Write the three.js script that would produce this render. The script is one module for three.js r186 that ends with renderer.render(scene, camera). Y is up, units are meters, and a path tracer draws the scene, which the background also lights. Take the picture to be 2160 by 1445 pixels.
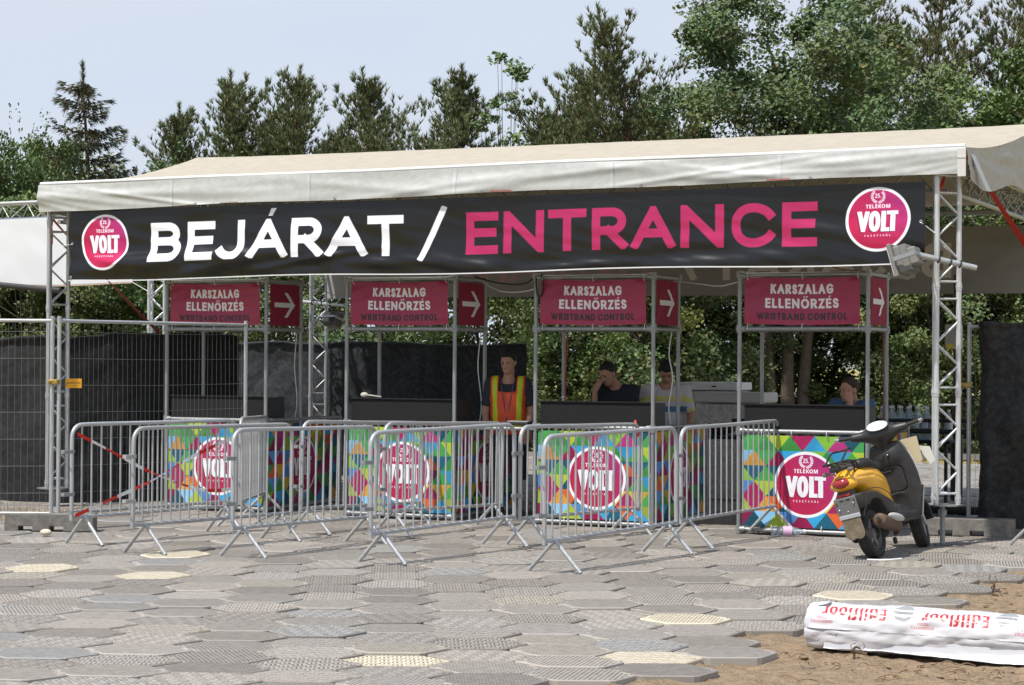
import * as THREE from 'three';
import { mergeGeometries, toCreasedNormals } from 'three/addons/utils/BufferGeometryUtils.js';
import { RoundedBoxGeometry } from 'three/addons/geometries/RoundedBoxGeometry.js';
import { createNoise2D, createNoise3D } from 'simplex-noise';

// ---------- camera, sky, sun, exposure ----------
// World frame: x runs along the front of the entrance tent (right positive), z towards the visitors, y up, metres.
const scene = new THREE.Scene();
const camera = new THREE.PerspectiveCamera(19.08, 1024 / 685, 0.1, 900);
camera.position.set(4.06, 1.7, 19.395);
{
  const yaw = THREE.MathUtils.degToRad(24), pitch = 0.00756;
  camera.lookAt(4.06 - Math.sin(yaw) * Math.cos(pitch), 1.7 + Math.sin(pitch), 19.395 - Math.cos(yaw) * Math.cos(pitch));
  camera.rotateZ(THREE.MathUtils.degToRad(0.344));
}
const renderer = new THREE.WebGLRenderer({ antialias: true });
renderer.toneMapping = THREE.LinearToneMapping;
renderer.toneMappingExposure = 1.17;
renderer.shadowMap.enabled = true;

function rng(seed) {
  let a = seed >>> 0;
  return () => { a = (a + 0x6d2b79f5) | 0; let t = Math.imul(a ^ (a >>> 15), 1 | a); t = (t + Math.imul(t ^ (t >>> 7), 61 | t)) ^ t; return ((t ^ (t >>> 14)) >>> 0) / 4294967296; };
}
const N2 = createNoise2D(rng(11)), N3 = createNoise3D(rng(12));
const fbm = (x, y, o = 4) => { let s = 0, a = 0.5; for (let i = 0; i < o; i++) { s += a * N2(x, y); x *= 2.03; y *= 2.03; a *= 0.5; } return s; };

const SKY_LEVEL = 0.93, SUN = 4.35;
{ // pale summer haze with thin high cloud
  const W = 1024, H = 512, d = new Float32Array(W * H * 4);
  for (let j = 0; j < H; j++) {
    const el = (j + 0.5) / H * Math.PI - Math.PI / 2, up = Math.max(0, Math.sin(el)), k = Math.pow(up, 1.5);
    for (let i = 0; i < W; i++) {
      const az = (i + 0.5) / W * Math.PI * 2, cx = Math.cos(az) * Math.cos(el), cz = Math.sin(az) * Math.cos(el);
      const w = Math.max(0, Math.min(1, 0.5 + 0.8 * (N3(cx * 3.2, el * 16, cz * 3.2) * 0.6 + N3(cx * 8, el * 34, cz * 8) * 0.28))), o = (j * W + i) * 4;
      const c = [0.625 - 0.32 * k, 0.70 - 0.25 * k, 0.815 - 0.10 * k], cl = [0.665, 0.705, 0.795], a = 0.6 * w * (1 - 0.4 * k);
      for (let n = 0; n < 3; n++) d[o + n] = SKY_LEVEL * (el < -0.01 ? [0.36, 0.33, 0.28][n] : c[n] * (1 - a) + cl[n] * a);
      d[o + 3] = 1;
    }
  }
  const t = new THREE.DataTexture(d, W, H, THREE.RGBAFormat, THREE.FloatType);
  t.mapping = THREE.EquirectangularReflectionMapping; t.magFilter = t.minFilter = THREE.LinearFilter; t.needsUpdate = true;
  scene.background = t; scene.environment = t;
}
const sun = new THREE.DirectionalLight(new THREE.Color(1.0, 0.955, 0.88), SUN);
{
  const el = THREE.MathUtils.degToRad(61), ax = -0.42, az = 0.907;
  sun.position.set(ax * Math.cos(el) * 60 - 5, Math.sin(el) * 60, az * Math.cos(el) * 60 - 4);
  sun.target.position.set(-5, 0, -4);
  sun.castShadow = true; sun.shadow.radius = 2.5; sun.shadow.mapSize.set(4096, 4096);
  Object.assign(sun.shadow.camera, { left: -28, right: 28, top: 28, bottom: -28, near: 1, far: 140 });
  scene.add(sun, sun.target);
}

// ---------- helpers ----------
const V = (x, y, z) => new THREE.Vector3(x, y, z), deg = THREE.MathUtils.degToRad, lerp = THREE.MathUtils.lerp, clamp = THREE.MathUtils.clamp, PI = Math.PI;
const lin = (r, g, b) => new THREE.Color().setRGB(r, g, b);
function mat(c, rough = 0.7, extra = {}) {
  const P = extra.transmission || extra.clearcoat || extra.sheen ? THREE.MeshPhysicalMaterial : THREE.MeshStandardMaterial;
  return new P({ color: Array.isArray(c) ? lin(...c) : new THREE.Color(c), roughness: rough, metalness: 0, ...extra });
}
const taken = new Map();
const numbered = (n) => { const k = taken.get(n) ?? 0; taken.set(n, k + 1); return k ? n + '_' + String(k).padStart(3, '0') : n; };
function merged(list) {
  if (!Array.isArray(list)) return list;
  list = list.filter(Boolean);
  if (list.length === 1) return list[0];
  const mixed = list.some((g) => !g.index);
  return mergeGeometries(list.map((g) => { const q = mixed && g.index ? g.toNonIndexed() : g; for (const k of Object.keys(q.attributes)) if (!['position', 'normal', 'uv', 'color'].includes(k)) q.deleteAttribute(k); return q; }));
}
function obj(name, geo, m, parent = scene, kind) {
  const o = new THREE.Mesh(merged(geo), m);
  o.name = parent === scene ? numbered(name) : name; o.castShadow = o.receiveShadow = true;
  if (kind) o.userData.kind = kind;
  parent.add(o); return o;
}
function tag(o, label, category, group) { o.userData.label = label; o.userData.category = category; if (group) o.userData.group = group; return o; }
function thing(name, label, category, pos = [0, 0, 0], turn = 0, group) {
  const o = new THREE.Group(); o.name = numbered(name); o.position.set(...pos); o.rotation.y = turn; scene.add(o);
  return tag(o, label, category, group);
}
function dup(root, pos, turn, label, group) {
  const r = root.clone(); r.name = numbered(root.name.replace(/_\d{3}$/, '')); r.userData = { ...root.userData }; scene.add(r);
  r.position.set(...pos); if (turn !== undefined) r.rotation.set(0, turn, 0);
  if (label) r.userData.label = label; if (group) r.userData.group = group;
  return r;
}
const UPV = V(0, 1, 0);
function bar(a, b, r, seg = 8, r2 = r, open = false) { // a tube between two points
  a = Array.isArray(a) ? V(...a) : a; b = Array.isArray(b) ? V(...b) : b;
  const d = b.clone().sub(a), L = d.length(), g = new THREE.CylinderGeometry(r2, r, L, seg, 1, open);
  g.applyQuaternion(new THREE.Quaternion().setFromUnitVectors(UPV, d.normalize()));
  return g.translate((a.x + b.x) / 2, (a.y + b.y) / 2, (a.z + b.z) / 2);
}
function pipe(pts, r, seg = 8, n = 40, closed = false, curve = 'centripetal') {
  return new THREE.TubeGeometry(new THREE.CatmullRomCurve3(pts.map((p) => V(...p)), closed, curve), n, r, seg, closed);
}
const box = (w, h, d, x = 0, y = 0, z = 0) => new THREE.BoxGeometry(w, h, d).translate(x, y, z);
const rbox = (w, h, d, x = 0, y = 0, z = 0, r = 0.01, s = 2) => new RoundedBoxGeometry(w, h, d, s, Math.min(r, w / 2.01, h / 2.01, d / 2.01)).translate(x, y, z);
const ball = (r, x, y, z, sx = 1, sy = 1, sz = 1, a = 14, b = 10) => new THREE.SphereGeometry(r, a, b).scale(sx, sy, sz).translate(x, y, z);
const lathe = (pts, seg = 20) => new THREE.LatheGeometry(pts.map((p) => new THREE.Vector2(...p)), seg);
function grid(nu, nv, f, uvf) { // parametric sheet; f(u, v) -> [x, y, z]
  const p = [], uv = [], idx = [];
  for (let j = 0; j <= nv; j++) for (let i = 0; i <= nu; i++) { p.push(...f(i / nu, j / nv)); uv.push(...(uvf ? uvf(i / nu, j / nv) : [i / nu, j / nv])); }
  for (let j = 0; j < nv; j++) for (let i = 0; i < nu; i++) { const a = j * (nu + 1) + i, b = a + 1, c = a + nu + 1, d = c + 1; idx.push(a, b, d, a, d, c); }
  const g = new THREE.BufferGeometry();
  g.setAttribute('position', new THREE.Float32BufferAttribute(p, 3)); g.setAttribute('uv', new THREE.Float32BufferAttribute(uv, 2)); g.setIndex(idx); g.computeVertexNormals();
  return g;
}
function canvasTex(w, h, draw, srgb = true) {
  const c = document.createElement('canvas'); c.width = w; c.height = h; draw(c.getContext('2d'), w, h);
  const t = new THREE.CanvasTexture(c); if (srgb) t.colorSpace = THREE.SRGBColorSpace; t.wrapS = t.wrapT = THREE.RepeatWrapping; t.anisotropy = 8; return t;
}
function noiseTex(w, h, f, srgb = true) { // f(x, y) -> [r, g, b] 0..255
  const d = new Uint8Array(w * h * 4);
  for (let y = 0; y < h; y++) for (let x = 0; x < w; x++) { const c = f(x, y), o = (y * w + x) * 4; d[o] = clamp(c[0], 0, 255); d[o + 1] = clamp(c[1], 0, 255); d[o + 2] = clamp(c[2], 0, 255); d[o + 3] = 255; }
  const t = new THREE.DataTexture(d, w, h); t.wrapS = t.wrapT = THREE.RepeatWrapping; t.magFilter = THREE.LinearFilter; t.minFilter = THREE.LinearMipmapLinearFilter; t.generateMipmaps = true;
  if (srgb) t.colorSpace = THREE.SRGBColorSpace; t.needsUpdate = true; return t;
}
const tileNoise = (x, y, w, s, o = 4) => { // noise that wraps every w pixels
  const a = x / w * 2 * PI, b = y / w * 2 * PI; let r = 0, amp = 0.5, k = s;
  for (let i = 0; i < o; i++) { r += amp * N3(Math.cos(a) * k + 7 * i, Math.sin(a) * k + Math.cos(b) * k, Math.sin(b) * k + 3 * i); k *= 2; amp *= 0.55; }
  return r;
};
// signed distance modelling + surface nets
const smin = (a, b, k) => { const h = Math.max(k - Math.abs(a - b), 0) / k; return Math.min(a, b) - h * h * k * 0.25; };
const smax = (a, b, k) => -smin(-a, -b, k);
const cap = (x, y, z, a, b, ra, rb = ra) => {
  const px = x - a[0], py = y - a[1], pz = z - a[2], dx = b[0] - a[0], dy = b[1] - a[1], dz = b[2] - a[2];
  const h = Math.max(0, Math.min(1, (px * dx + py * dy + pz * dz) / (dx * dx + dy * dy + dz * dz)));
  return Math.hypot(px - dx * h, py - dy * h, pz - dz * h) - (ra + (rb - ra) * h);
};
const ell = (x, y, z, c, r) => {
  const px = (x - c[0]) / r[0], py = (y - c[1]) / r[1], pz = (z - c[2]) / r[2], k0 = Math.hypot(px, py, pz);
  const k1 = Math.hypot(px / r[0], py / r[1], pz / r[2]); return k1 < 1e-6 ? -Math.min(...r) : k0 * (k0 - 1) / k1;
};
const rb = (x, y, z, c, h, r) => { const qx = Math.abs(x - c[0]) - h[0] + r, qy = Math.abs(y - c[1]) - h[1] + r, qz = Math.abs(z - c[2]) - h[2] + r; return Math.hypot(Math.max(qx, 0), Math.max(qy, 0), Math.max(qz, 0)) + Math.min(Math.max(qx, qy, qz), 0) - r; };
function solid(f, lo, hi, c, color) {
  const n = [0, 1, 2].map((i) => Math.ceil((hi[i] - lo[i]) / c) + 1), [nx, ny, nz] = n, d = new Float32Array(nx * ny * nz), id = new Int32Array(nx * ny * nz).fill(-1);
  const at = (i, j, k) => i + nx * (j + ny * k);
  const B = 5; // far from the surface a block takes the value of its centre
  for (let K = 0; K < nz; K += B) for (let Jb = 0; Jb < ny; Jb += B) for (let I = 0; I < nx; I += B) {
    const v = f(lo[0] + (I + 2) * c, lo[1] + (Jb + 2) * c, lo[2] + (K + 2) * c), far = Math.abs(v) > B * c * 2.2;
    for (let k = K; k < Math.min(nz, K + B); k++) for (let j = Jb; j < Math.min(ny, Jb + B); j++) for (let i = I; i < Math.min(nx, I + B); i++) d[at(i, j, k)] = far ? v : f(lo[0] + i * c, lo[1] + j * c, lo[2] + k * c);
  }
  const pos = [], idx = [];
  for (let k = 0; k < nz - 1; k++) for (let j = 0; j < ny - 1; j++) for (let i = 0; i < nx - 1; i++) {
    let m = 0; for (let q = 0; q < 8; q++) if (d[at(i + (q & 1), j + (q >> 1 & 1), k + (q >> 2))] < 0) m |= 1 << q;
    if (m === 0 || m === 255) continue;
    let sx = 0, sy = 0, sz = 0, cnt = 0;
    for (let q = 0; q < 8; q++) for (let b = 0; b < 3; b++) {
      const r = q | (1 << b); if (r === q || ((m >> q) & 1) === ((m >> r) & 1)) continue;
      const v0 = d[at(i + (q & 1), j + (q >> 1 & 1), k + (q >> 2))], v1 = d[at(i + (r & 1), j + (r >> 1 & 1), k + (r >> 2))], t = v0 / (v0 - v1);
      sx += (q & 1) + (b === 0 ? t : 0); sy += (q >> 1 & 1) + (b === 1 ? t : 0); sz += (q >> 2) + (b === 2 ? t : 0); cnt++;
    }
    id[at(i, j, k)] = pos.length / 3; pos.push(lo[0] + (i + sx / cnt) * c, lo[1] + (j + sy / cnt) * c, lo[2] + (k + sz / cnt) * c);
  }
  const quad = (a, b, e, g, flip) => { if (a < 0 || b < 0 || e < 0 || g < 0) return; flip ? idx.push(a, e, b, b, e, g) : idx.push(a, b, e, b, g, e); };
  for (let k = 1; k < nz - 1; k++) for (let j = 1; j < ny - 1; j++) for (let i = 1; i < nx - 1; i++) {
    const v = d[at(i, j, k)] < 0;
    if (v !== d[at(i + 1, j, k)] < 0) quad(id[at(i, j - 1, k - 1)], id[at(i, j, k - 1)], id[at(i, j - 1, k)], id[at(i, j, k)], !v);
    if (v !== d[at(i, j + 1, k)] < 0) quad(id[at(i - 1, j, k - 1)], id[at(i - 1, j, k)], id[at(i, j, k - 1)], id[at(i, j, k)], !v);
    if (v !== d[at(i, j, k + 1)] < 0) quad(id[at(i - 1, j - 1, k)], id[at(i, j - 1, k)], id[at(i - 1, j, k)], id[at(i, j, k)], !v);
  }
  const g = new THREE.BufferGeometry(); g.setAttribute('position', new THREE.Float32BufferAttribute(pos, 3)); g.setIndex(idx);
  const uv = []; for (let i = 0; i < pos.length; i += 3) uv.push(pos[i] + pos[i + 2], pos[i + 1]);
  g.setAttribute('uv', new THREE.Float32BufferAttribute(uv, 2));
  if (color) { const cc = []; for (let i = 0; i < pos.length; i += 3) cc.push(...color(pos[i], pos[i + 1], pos[i + 2])); g.setAttribute('color', new THREE.Float32BufferAttribute(cc, 3)); }
  g.computeVertexNormals(); return g;
}
// ---------- lettering (a geometric stroke alphabet) and printed artwork ----------
const GLYPH = {
  A: [1, 'M0 1L.5 0L1 1M.2 .67L.8 .67'], B: [0.78, 'M0 0L0 1L.6 1C1.12 1 1.12 .47 .6 .47L0 .47M.55 .47C1.02 .47 1.02 0 .55 0L0 0'], C: [0.95, 'M1 .2C.76 -.1 0 -.12 0 .5C0 1.12 .76 1.1 1 .8'],
  D: [0.85, 'M0 0L0 1L.4 1C1.2 1 1.2 0 .4 0L0 0'], E: [0.66, 'M1 0L0 0L0 1L1 1M0 .48L.92 .48'], F: [0.62, 'M1 0L0 0L0 1M0 .5L.88 .5'], G: [0.95, 'M.97 .17C.74 -.1 0 -.12 0 .5C0 1.12 .84 1.1 1 .82L1 .55L.58 .55'],
  I: [0.16, 'M.5 0L.5 1'], J: [0.6, 'M1 0L1 .66C1 1.12 .28 1.1 0 .86'], K: [0.8, 'M0 0L0 1M.95 0L.03 .58M.33 .42L1 1'], L: [0.62, 'M0 0L0 1L1 1'], M: [1.05, 'M0 1L0 0L.5 .7L1 0L1 1'], N: [0.9, 'M0 1L0 0L1 1L1 0'],
  O: [1.02, 'M.5 0C1.16 0 1.16 1 .5 1C-.16 1 -.16 0 .5 0Z'], R: [0.78, 'M0 1L0 0L.55 0C1.1 0 1.1 .56 .55 .56L0 .56M.46 .56L1 1'], S: [0.7, 'M.95 .15C.7 -.09 .06 -.07 .06 .26C.06 .6 .98 .4 .98 .73C.98 1.1 .26 1.09 .02 .84'],
  T: [0.75, 'M0 0L1 0M.5 0L.5 1'], U: [0.85, 'M0 0L0 .62C0 1.13 1 1.13 1 .62L1 0'], V: [0.95, 'M0 0L.5 1L1 0'], W: [1.35, 'M0 0L.26 1L.5 .15L.74 1L1 0'], Z: [0.75, 'M0 0L1 0L0 1L1 1'], '/': [0.6, 'M1 0L0 1'],
};
function glyph(c, ch, x0, x1, y0, y1, sw) {
  let base = ch, acc = 0; if (ch === 'Á') { base = 'A'; acc = 1; } if (ch === 'É') { base = 'E'; acc = 1; } if (ch === 'Ő') { base = 'O'; acc = 2; }
  const g = GLYPH[base]; if (!g) return;
  const X = (u) => x0 + sw / 2 + u * (x1 - x0 - sw), Y = (v) => y0 + sw / 2 + v * (y1 - y0 - sw);
  c.save(); c.beginPath(); c.rect(x0 - sw * 0.25, y0, x1 - x0 + sw * 0.5, y1 - y0); c.clip();
  c.lineWidth = sw; c.lineCap = 'square'; c.lineJoin = 'miter'; c.miterLimit = 6; c.strokeStyle = c.fillStyle; c.beginPath();
  for (const m of g[1].matchAll(/([MLCZ])([^MLCZ]*)/g)) {
    const n = (m[2].match(/-?[\d.]+/g) ?? []).map(Number);
    if (m[1] === 'M') c.moveTo(X(n[0]), Y(n[1])); else if (m[1] === 'L') c.lineTo(X(n[0]), Y(n[1])); else if (m[1] === 'C') c.bezierCurveTo(X(n[0]), Y(n[1]), X(n[2]), Y(n[3]), X(n[4]), Y(n[5])); else c.closePath();
  }
  c.stroke(); c.restore();
  const h = y1 - y0, cx = (x0 + x1) / 2;
  for (let k = 0; k < acc; k++) { const ox = acc === 2 ? (k - 0.5) * h * 0.26 : h * 0.05; c.beginPath(); c.moveTo(cx + ox - h * 0.06, y0 - h * 0.08); c.lineTo(cx + ox + h * 0.06, y0 - h * 0.08); c.lineTo(cx + ox + h * 0.19, y0 - h * 0.27); c.lineTo(cx + ox + h * 0.03, y0 - h * 0.27); c.fill(); }
}
function words(c, text, cx, y0, h, sw, width, gap = 0.16) { // a centred line of stroke letters, fitted to a width
  const base = (ch) => ({ Á: 'A', É: 'E', Ő: 'O' }[ch] ?? ch);
  let w = 0; for (const ch of text) w += ch === ' ' ? 0.34 : GLYPH[base(ch)][0] + gap;
  const k = width / (w - gap); let x = cx - width / 2;
  for (const ch of text) { if (ch === ' ') { x += 0.34 * k; continue; } const gw = GLYPH[base(ch)][0] * k; glyph(c, ch, x, x + Math.max(gw, sw * 1.02), y0, y0 + h, sw); x += gw + gap * k; }
}
function festivalLogo(c, cx, cy, rx, ry = rx, ringW = 0.09) {
  c.save(); c.translate(cx, cy); c.scale(rx / 100, ry / 100);
  c.fillStyle = '#f4f3f8'; c.beginPath(); c.arc(0, 0, 100, 0, 7); c.fill();
  const g = c.createLinearGradient(-70, 60, 70, -60); g.addColorStop(0, '#bb1749'); g.addColorStop(0.55, '#b81f57'); g.addColorStop(1, '#ad2a78');
  c.fillStyle = g; c.beginPath(); c.arc(0, 0, 100 * (1 - ringW), 0, 7); c.fill();
  const white = '#f3f1f8', ink = '#6d0c34';
  for (const [dx, dy, col] of [[-2.4, 2.4, ink], [0, 0, white]]) { // printed drop-shadowed wordmark
    c.save(); c.translate(dx, dy); c.fillStyle = col;
    glyph(c, 'V', -63, -26, -26, 38, 14.5); glyph(c, 'O', -28, 8.5, -26.5, 38.5, 14.5); c.fillRect(10, -26, 15, 64); c.fillRect(10, 26, 26.5, 12); c.fillRect(26.8, -26, 35.5, 12); c.fillRect(38.2, -26, 15.4, 64);
    c.restore();
  }
  c.fillStyle = white; c.textAlign = 'center'; c.textBaseline = 'middle'; c.font = 'bold 17px sans-serif'; c.save(); c.scale(1.0, 1); c.fillText('TELEKOM', 0, -41); c.restore();
  c.font = 'bold 17px sans-serif'; c.save(); c.scale(0.82, 1.1); c.fillText('25.', 0, -66); c.restore();
  for (const s of [-1, 1]) for (let k = 0; k < 7; k++) { // laurel
    const a = (-0.62 + k * 0.33) * s + (s > 0 ? 0 : PI), px = Math.cos(a * 1) * 17, py = -64 + Math.sin(s > 0 ? a : PI - a) * -17 * -1;
    const th = PI * 0.5 - s * (0.28 + k * 0.34), qx = Math.cos(th) * 18.5, qy = -71 + Math.sin(th) * 18.5;
    for (const o of [-1, 1]) { c.save(); c.translate(qx, qy); c.rotate(th - s * (PI / 2) + o * 0.55); c.beginPath(); c.ellipse(o * 0.4, o * 2.4 * s, 4.4, 1.5, 0, 0, 7); c.fill(); c.restore(); }
  }
  c.font = 'bold 8.5px sans-serif'; const t = 'FESZTIVÁL'; for (let i = 0; i < t.length; i++) c.fillText(t[i], -38 + i * 9.5, 50);
  c.restore();
}
const TRI = ['#a51655', '#b8276f', '#841848', '#17607a', '#14566e', '#36a6dc', '#8fcbf2', '#5a9be0', '#44a046', '#3f9a50', '#7fb53c', '#aac238', '#e6bd3c', '#dd9f36', '#e0662e', '#b22d78'];
function triangles(c, w, h, seed, cols) {
  let last = -1; const R = rng(seed), rows = 6, rh = h / rows, tw = w / cols * 2;
  for (let r = 0; r < rows; r++) for (let k = -1; k <= cols + 1; k++) {
    const up = (k + r) % 2 === 0; let n = Math.floor(R() * TRI.length); if (n === last) n = (n + 5) % TRI.length; last = n; const x = (k - 1) * tw / 2, y = r * rh, g = c.createLinearGradient(x, y, x + tw, y + rh), a = TRI[n];
    const q = new THREE.Color(a), b = '#' + q.clone().multiplyScalar(0.72).getHexString(); g.addColorStop(R() < 0.5 ? 0 : 1, a); g.addColorStop(R() < 0.5 ? 0.5 : 0.45, R() < 0.6 ? a : b);
    c.fillStyle = g; c.beginPath();
    if (up) { c.moveTo(x, y + rh + 1); c.lineTo(x + tw / 2, y - 0.5); c.lineTo(x + tw, y + rh + 1); } else { c.moveTo(x, y - 0.5); c.lineTo(x + tw, y - 0.5); c.lineTo(x + tw / 2, y + rh + 1); }
    c.fill();
  }
}
const boothFrontTex = canvasTex(768, 560, (c, w, h) => { c.fillStyle = '#a51655'; c.fillRect(0, 0, w, h); triangles(c, w, h, 8, 10); festivalLogo(c, w * 0.53, h * 0.53, h * 0.36); });
const boothSideTex = canvasTex(1024, 560, (c, w, h) => { c.fillStyle = '#17607a'; c.fillRect(0, 0, w, h); triangles(c, w, h, 23, 12); festivalLogo(c, w * 0.48, h * 0.53, h * 0.36); });
const MAG = '#a42a52';
const signTex = canvasTex(1024, 430, (c, w, h) => {
  c.fillStyle = MAG; c.fillRect(0, 0, w, h);
  c.fillStyle = '#efedf3'; words(c, 'KARSZALAG', w * 0.5, 56, 90, 20, 560, 0.14); words(c, 'ELLENŐRZÉS', w * 0.5, 188, 90, 20, 650, 0.16);
  c.fillStyle = '#37202e'; words(c, 'WRISTBAND CONTROL', w * 0.5, 320, 66, 15, 800, 0.17);
});
const arrowTex = canvasTex(512, 400, (c, w, h) => { c.fillStyle = '#8f1c3c'; c.fillRect(0, 0, w, h); c.strokeStyle = c.fillStyle = '#e9e6ea'; c.lineWidth = 46; c.beginPath(); c.moveTo(70, 200); c.lineTo(400, 200); c.stroke(); c.beginPath(); c.moveTo(240, 80); c.lineTo(300, 80); c.lineTo(430, 200); c.lineTo(300, 320); c.lineTo(240, 320); c.lineTo(370, 200); c.fill(); });
// big banner: x in metres from its left end (9.55 m long), letters placed where the print has them
const BW = 9.55, bannerTex = canvasTex(2048, 164, (c, w, h) => {
  c.fillStyle = '#131316'; c.fillRect(0, 0, w, h);
  const X = (m) => (m + 9.65) / BW * w, Y = (f) => (1 - f) * h;
  const L = [['B', -8.577, -8.175], ['E', -8.108, -7.76], ['J', -7.715, -7.384], ['Á', -7.334, -6.858], ['R', -6.809, -6.429], ['A', -6.389, -5.915], ['T', -5.907, -5.485]];
  c.fillStyle = '#f1f0f8'; for (const [ch, a, b] of L) glyph(c, ch, X(a), X(b), Y(0.795), Y(0.235), 19.5);
  glyph(c, '/', X(-5.31), X(-5.0), Y(0.9), Y(0.16), 15);
  const E = [['E', -4.781, -4.422], ['N', -4.365, -3.919], ['T', -3.877, -3.463], ['R', -3.405, -3.03], ['A', -2.99, -2.536], ['N', -2.481, -2.039], ['C', -1.967, -1.539], ['E', -1.465, -1.119]];
  c.fillStyle = '#b4245e'; for (const [ch, a, b] of E) glyph(c, ch, X(a), X(b), Y(0.8), Y(0.235), 19.5);
  festivalLogo(c, X(-9.178), Y(0.535), 66, 66); festivalLogo(c, X(-0.543), Y(0.55), 66, 66);
});
const rearTex = canvasTex(2048, 174, (c, w, h) => { // the reverse of the same print, showing through faintly from behind
  c.fillStyle = '#989593'; c.fillRect(0, 0, w, h); c.save(); c.translate(w, 0); c.scale(-1, 1);
  c.fillStyle = '#dcd4d2'; words(c, 'BEJÁRAT /', w * 0.3, h * 0.24, h * 0.52, 20, w * 0.36, 0.15); c.fillStyle = '#b8949c'; words(c, 'ENTRANCE', w * 0.68, h * 0.24, h * 0.52, 20, w * 0.33, 0.15); c.restore();
});
const yellowTagTex = canvasTex(256, 160, (c, w, h) => { c.fillStyle = '#eda51c'; c.fillRect(0, 0, w, h); c.fillStyle = '#3c3420'; c.textAlign = 'center'; c.font = 'bold 50px sans-serif'; c.fillText('profirent', w / 2, 88); c.font = '16px sans-serif'; c.fillText('www.profirent.hu', w * 0.68, 122); });
const rollTex = canvasTex(2048, 512, (c, w, h) => { // printed film wrap: the words stand upside down
  c.fillStyle = '#f2f1f2'; c.fillRect(0, 0, w, h);
  const R = rng(77);
  for (let k = 0; k < 4; k++) {
    const x = 250 + k * 512;
    c.save(); c.translate(x, 232); c.rotate(PI); c.fillStyle = '#d63b41'; c.font = 'bold 96px sans-serif'; c.textAlign = 'center'; c.scale(0.86, 1); c.fillText('Edilfloor', 0, 34); c.restore();
    c.save(); c.translate(x - 170, 282); c.rotate(PI); c.fillStyle = '#dd7075'; c.font = 'bold 17px sans-serif'; c.fillText('GEOSINTETICI', -70, 0); c.fillText('TESSILI', -40, 18); c.restore();
    c.fillStyle = '#b4b6b4'; c.beginPath(); c.ellipse(x + 245, 205, 52, 62, 0, 0, 7); c.fill();
    c.fillStyle = '#f2f1f2'; c.fillRect(x + 190, 186, 112, 15); c.fillRect(x + 190, 222, 112, 12);
    c.fillStyle = '#8f928f'; c.font = 'bold 20px sans-serif'; c.save(); c.translate(x + 245, 212); c.rotate(PI); c.textAlign = 'center'; c.fillText('EDIL', 0, 6); c.restore();
  }
});
// ---------- shared materials ----------
const grimeMap = noiseTex(256, 256, (x, y) => { const n = tileNoise(x, y, 256, 1.6), m = tileNoise(x + 90, y + 31, 256, 7), v = 226 + 42 * n + 22 * m; return [v, v, v]; });
const grimeRough = noiseTex(256, 256, (x, y) => { const v = 128 + 90 * tileNoise(x + 13, y + 77, 256, 2.4); return [v, v, v]; }, false);
const M = {
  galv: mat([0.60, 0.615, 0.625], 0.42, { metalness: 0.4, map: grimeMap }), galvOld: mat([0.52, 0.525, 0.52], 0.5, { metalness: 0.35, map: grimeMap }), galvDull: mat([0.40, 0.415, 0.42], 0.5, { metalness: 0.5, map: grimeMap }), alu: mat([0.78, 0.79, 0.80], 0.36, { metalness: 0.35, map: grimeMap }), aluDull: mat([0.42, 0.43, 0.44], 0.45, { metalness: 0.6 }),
  steelWire: mat([0.2, 0.205, 0.2], 0.5, { metalness: 0.5 }), black: mat([0.018, 0.018, 0.02], 0.6), darkPanel: mat([0.008, 0.008, 0.009], 0.9, { map: grimeMap }), rubber: mat([0.035, 0.032, 0.03], 0.85),
  chrome: mat([0.75, 0.75, 0.76], 0.2, { metalness: 0.9 }), white: mat([0.62, 0.63, 0.65], 0.5), concrete: mat([0.30, 0.285, 0.26], 0.92, { map: grimeMap }), red: mat([0.42, 0.035, 0.03], 0.7), redBright: mat([0.6, 0.05, 0.035], 0.7), wood: mat([0.16, 0.085, 0.045], 0.9, { map: grimeMap }), tie: mat([0.75, 0.75, 0.75], 0.5),
};
// ---------- ground ----------
const fall = (z) => -0.0055 * Math.max(0, Math.min(z, 14) - 6.0) ** 2; // the yard rises gently towards the photographer
const soilTex = noiseTex(512, 512, (x, y) => { const n = tileNoise(x, y, 512, 1.5), f = tileNoise(x + 40, y + 10, 512, 9), s = tileNoise(x + 5, y + 200, 512, 26, 2), v = 1 + 0.2 * n + 0.26 * f + 0.3 * s; return [140 * v, 119 * v, 94 * v]; });
const soilM = mat([0.86, 0.86, 0.86], 0.97, { map: soilTex, bumpMap: soilTex, bumpScale: 0.012 });
const meadowTex = noiseTex(512, 512, (x, y) => { const n = tileNoise(x, y, 512, 2), f = tileNoise(x + 40, y + 10, 512, 14), v = 1 + 0.25 * n + 0.3 * f, g = clamp(0.5 + 1.2 * tileNoise(x + 77, y + 3, 512, 3), 0, 1); return [lerp(196, 140, g) * v, lerp(168, 142, g) * v, lerp(112, 86, g) * v]; });
const groundZ = (v) => v < 0.25 ? lerp(250, 14, v / 0.25) : v < 0.75 ? lerp(14, 2, (v - 0.25) / 0.5) : lerp(2, -350, (v - 0.75) / 0.25);
obj('ground', grid(60, 80, (u, v) => { const z = groundZ(v); return [-300 + 600 * u, -0.085 - fall(z) * 0.98 - (z > 6.6 ? 0.02 : 0), z]; }, (u, v) => [u * 300, groundZ(v) / 2]), mat([0.8, 0.8, 0.8], 1, { map: meadowTex }), scene, 'structure');
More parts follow.
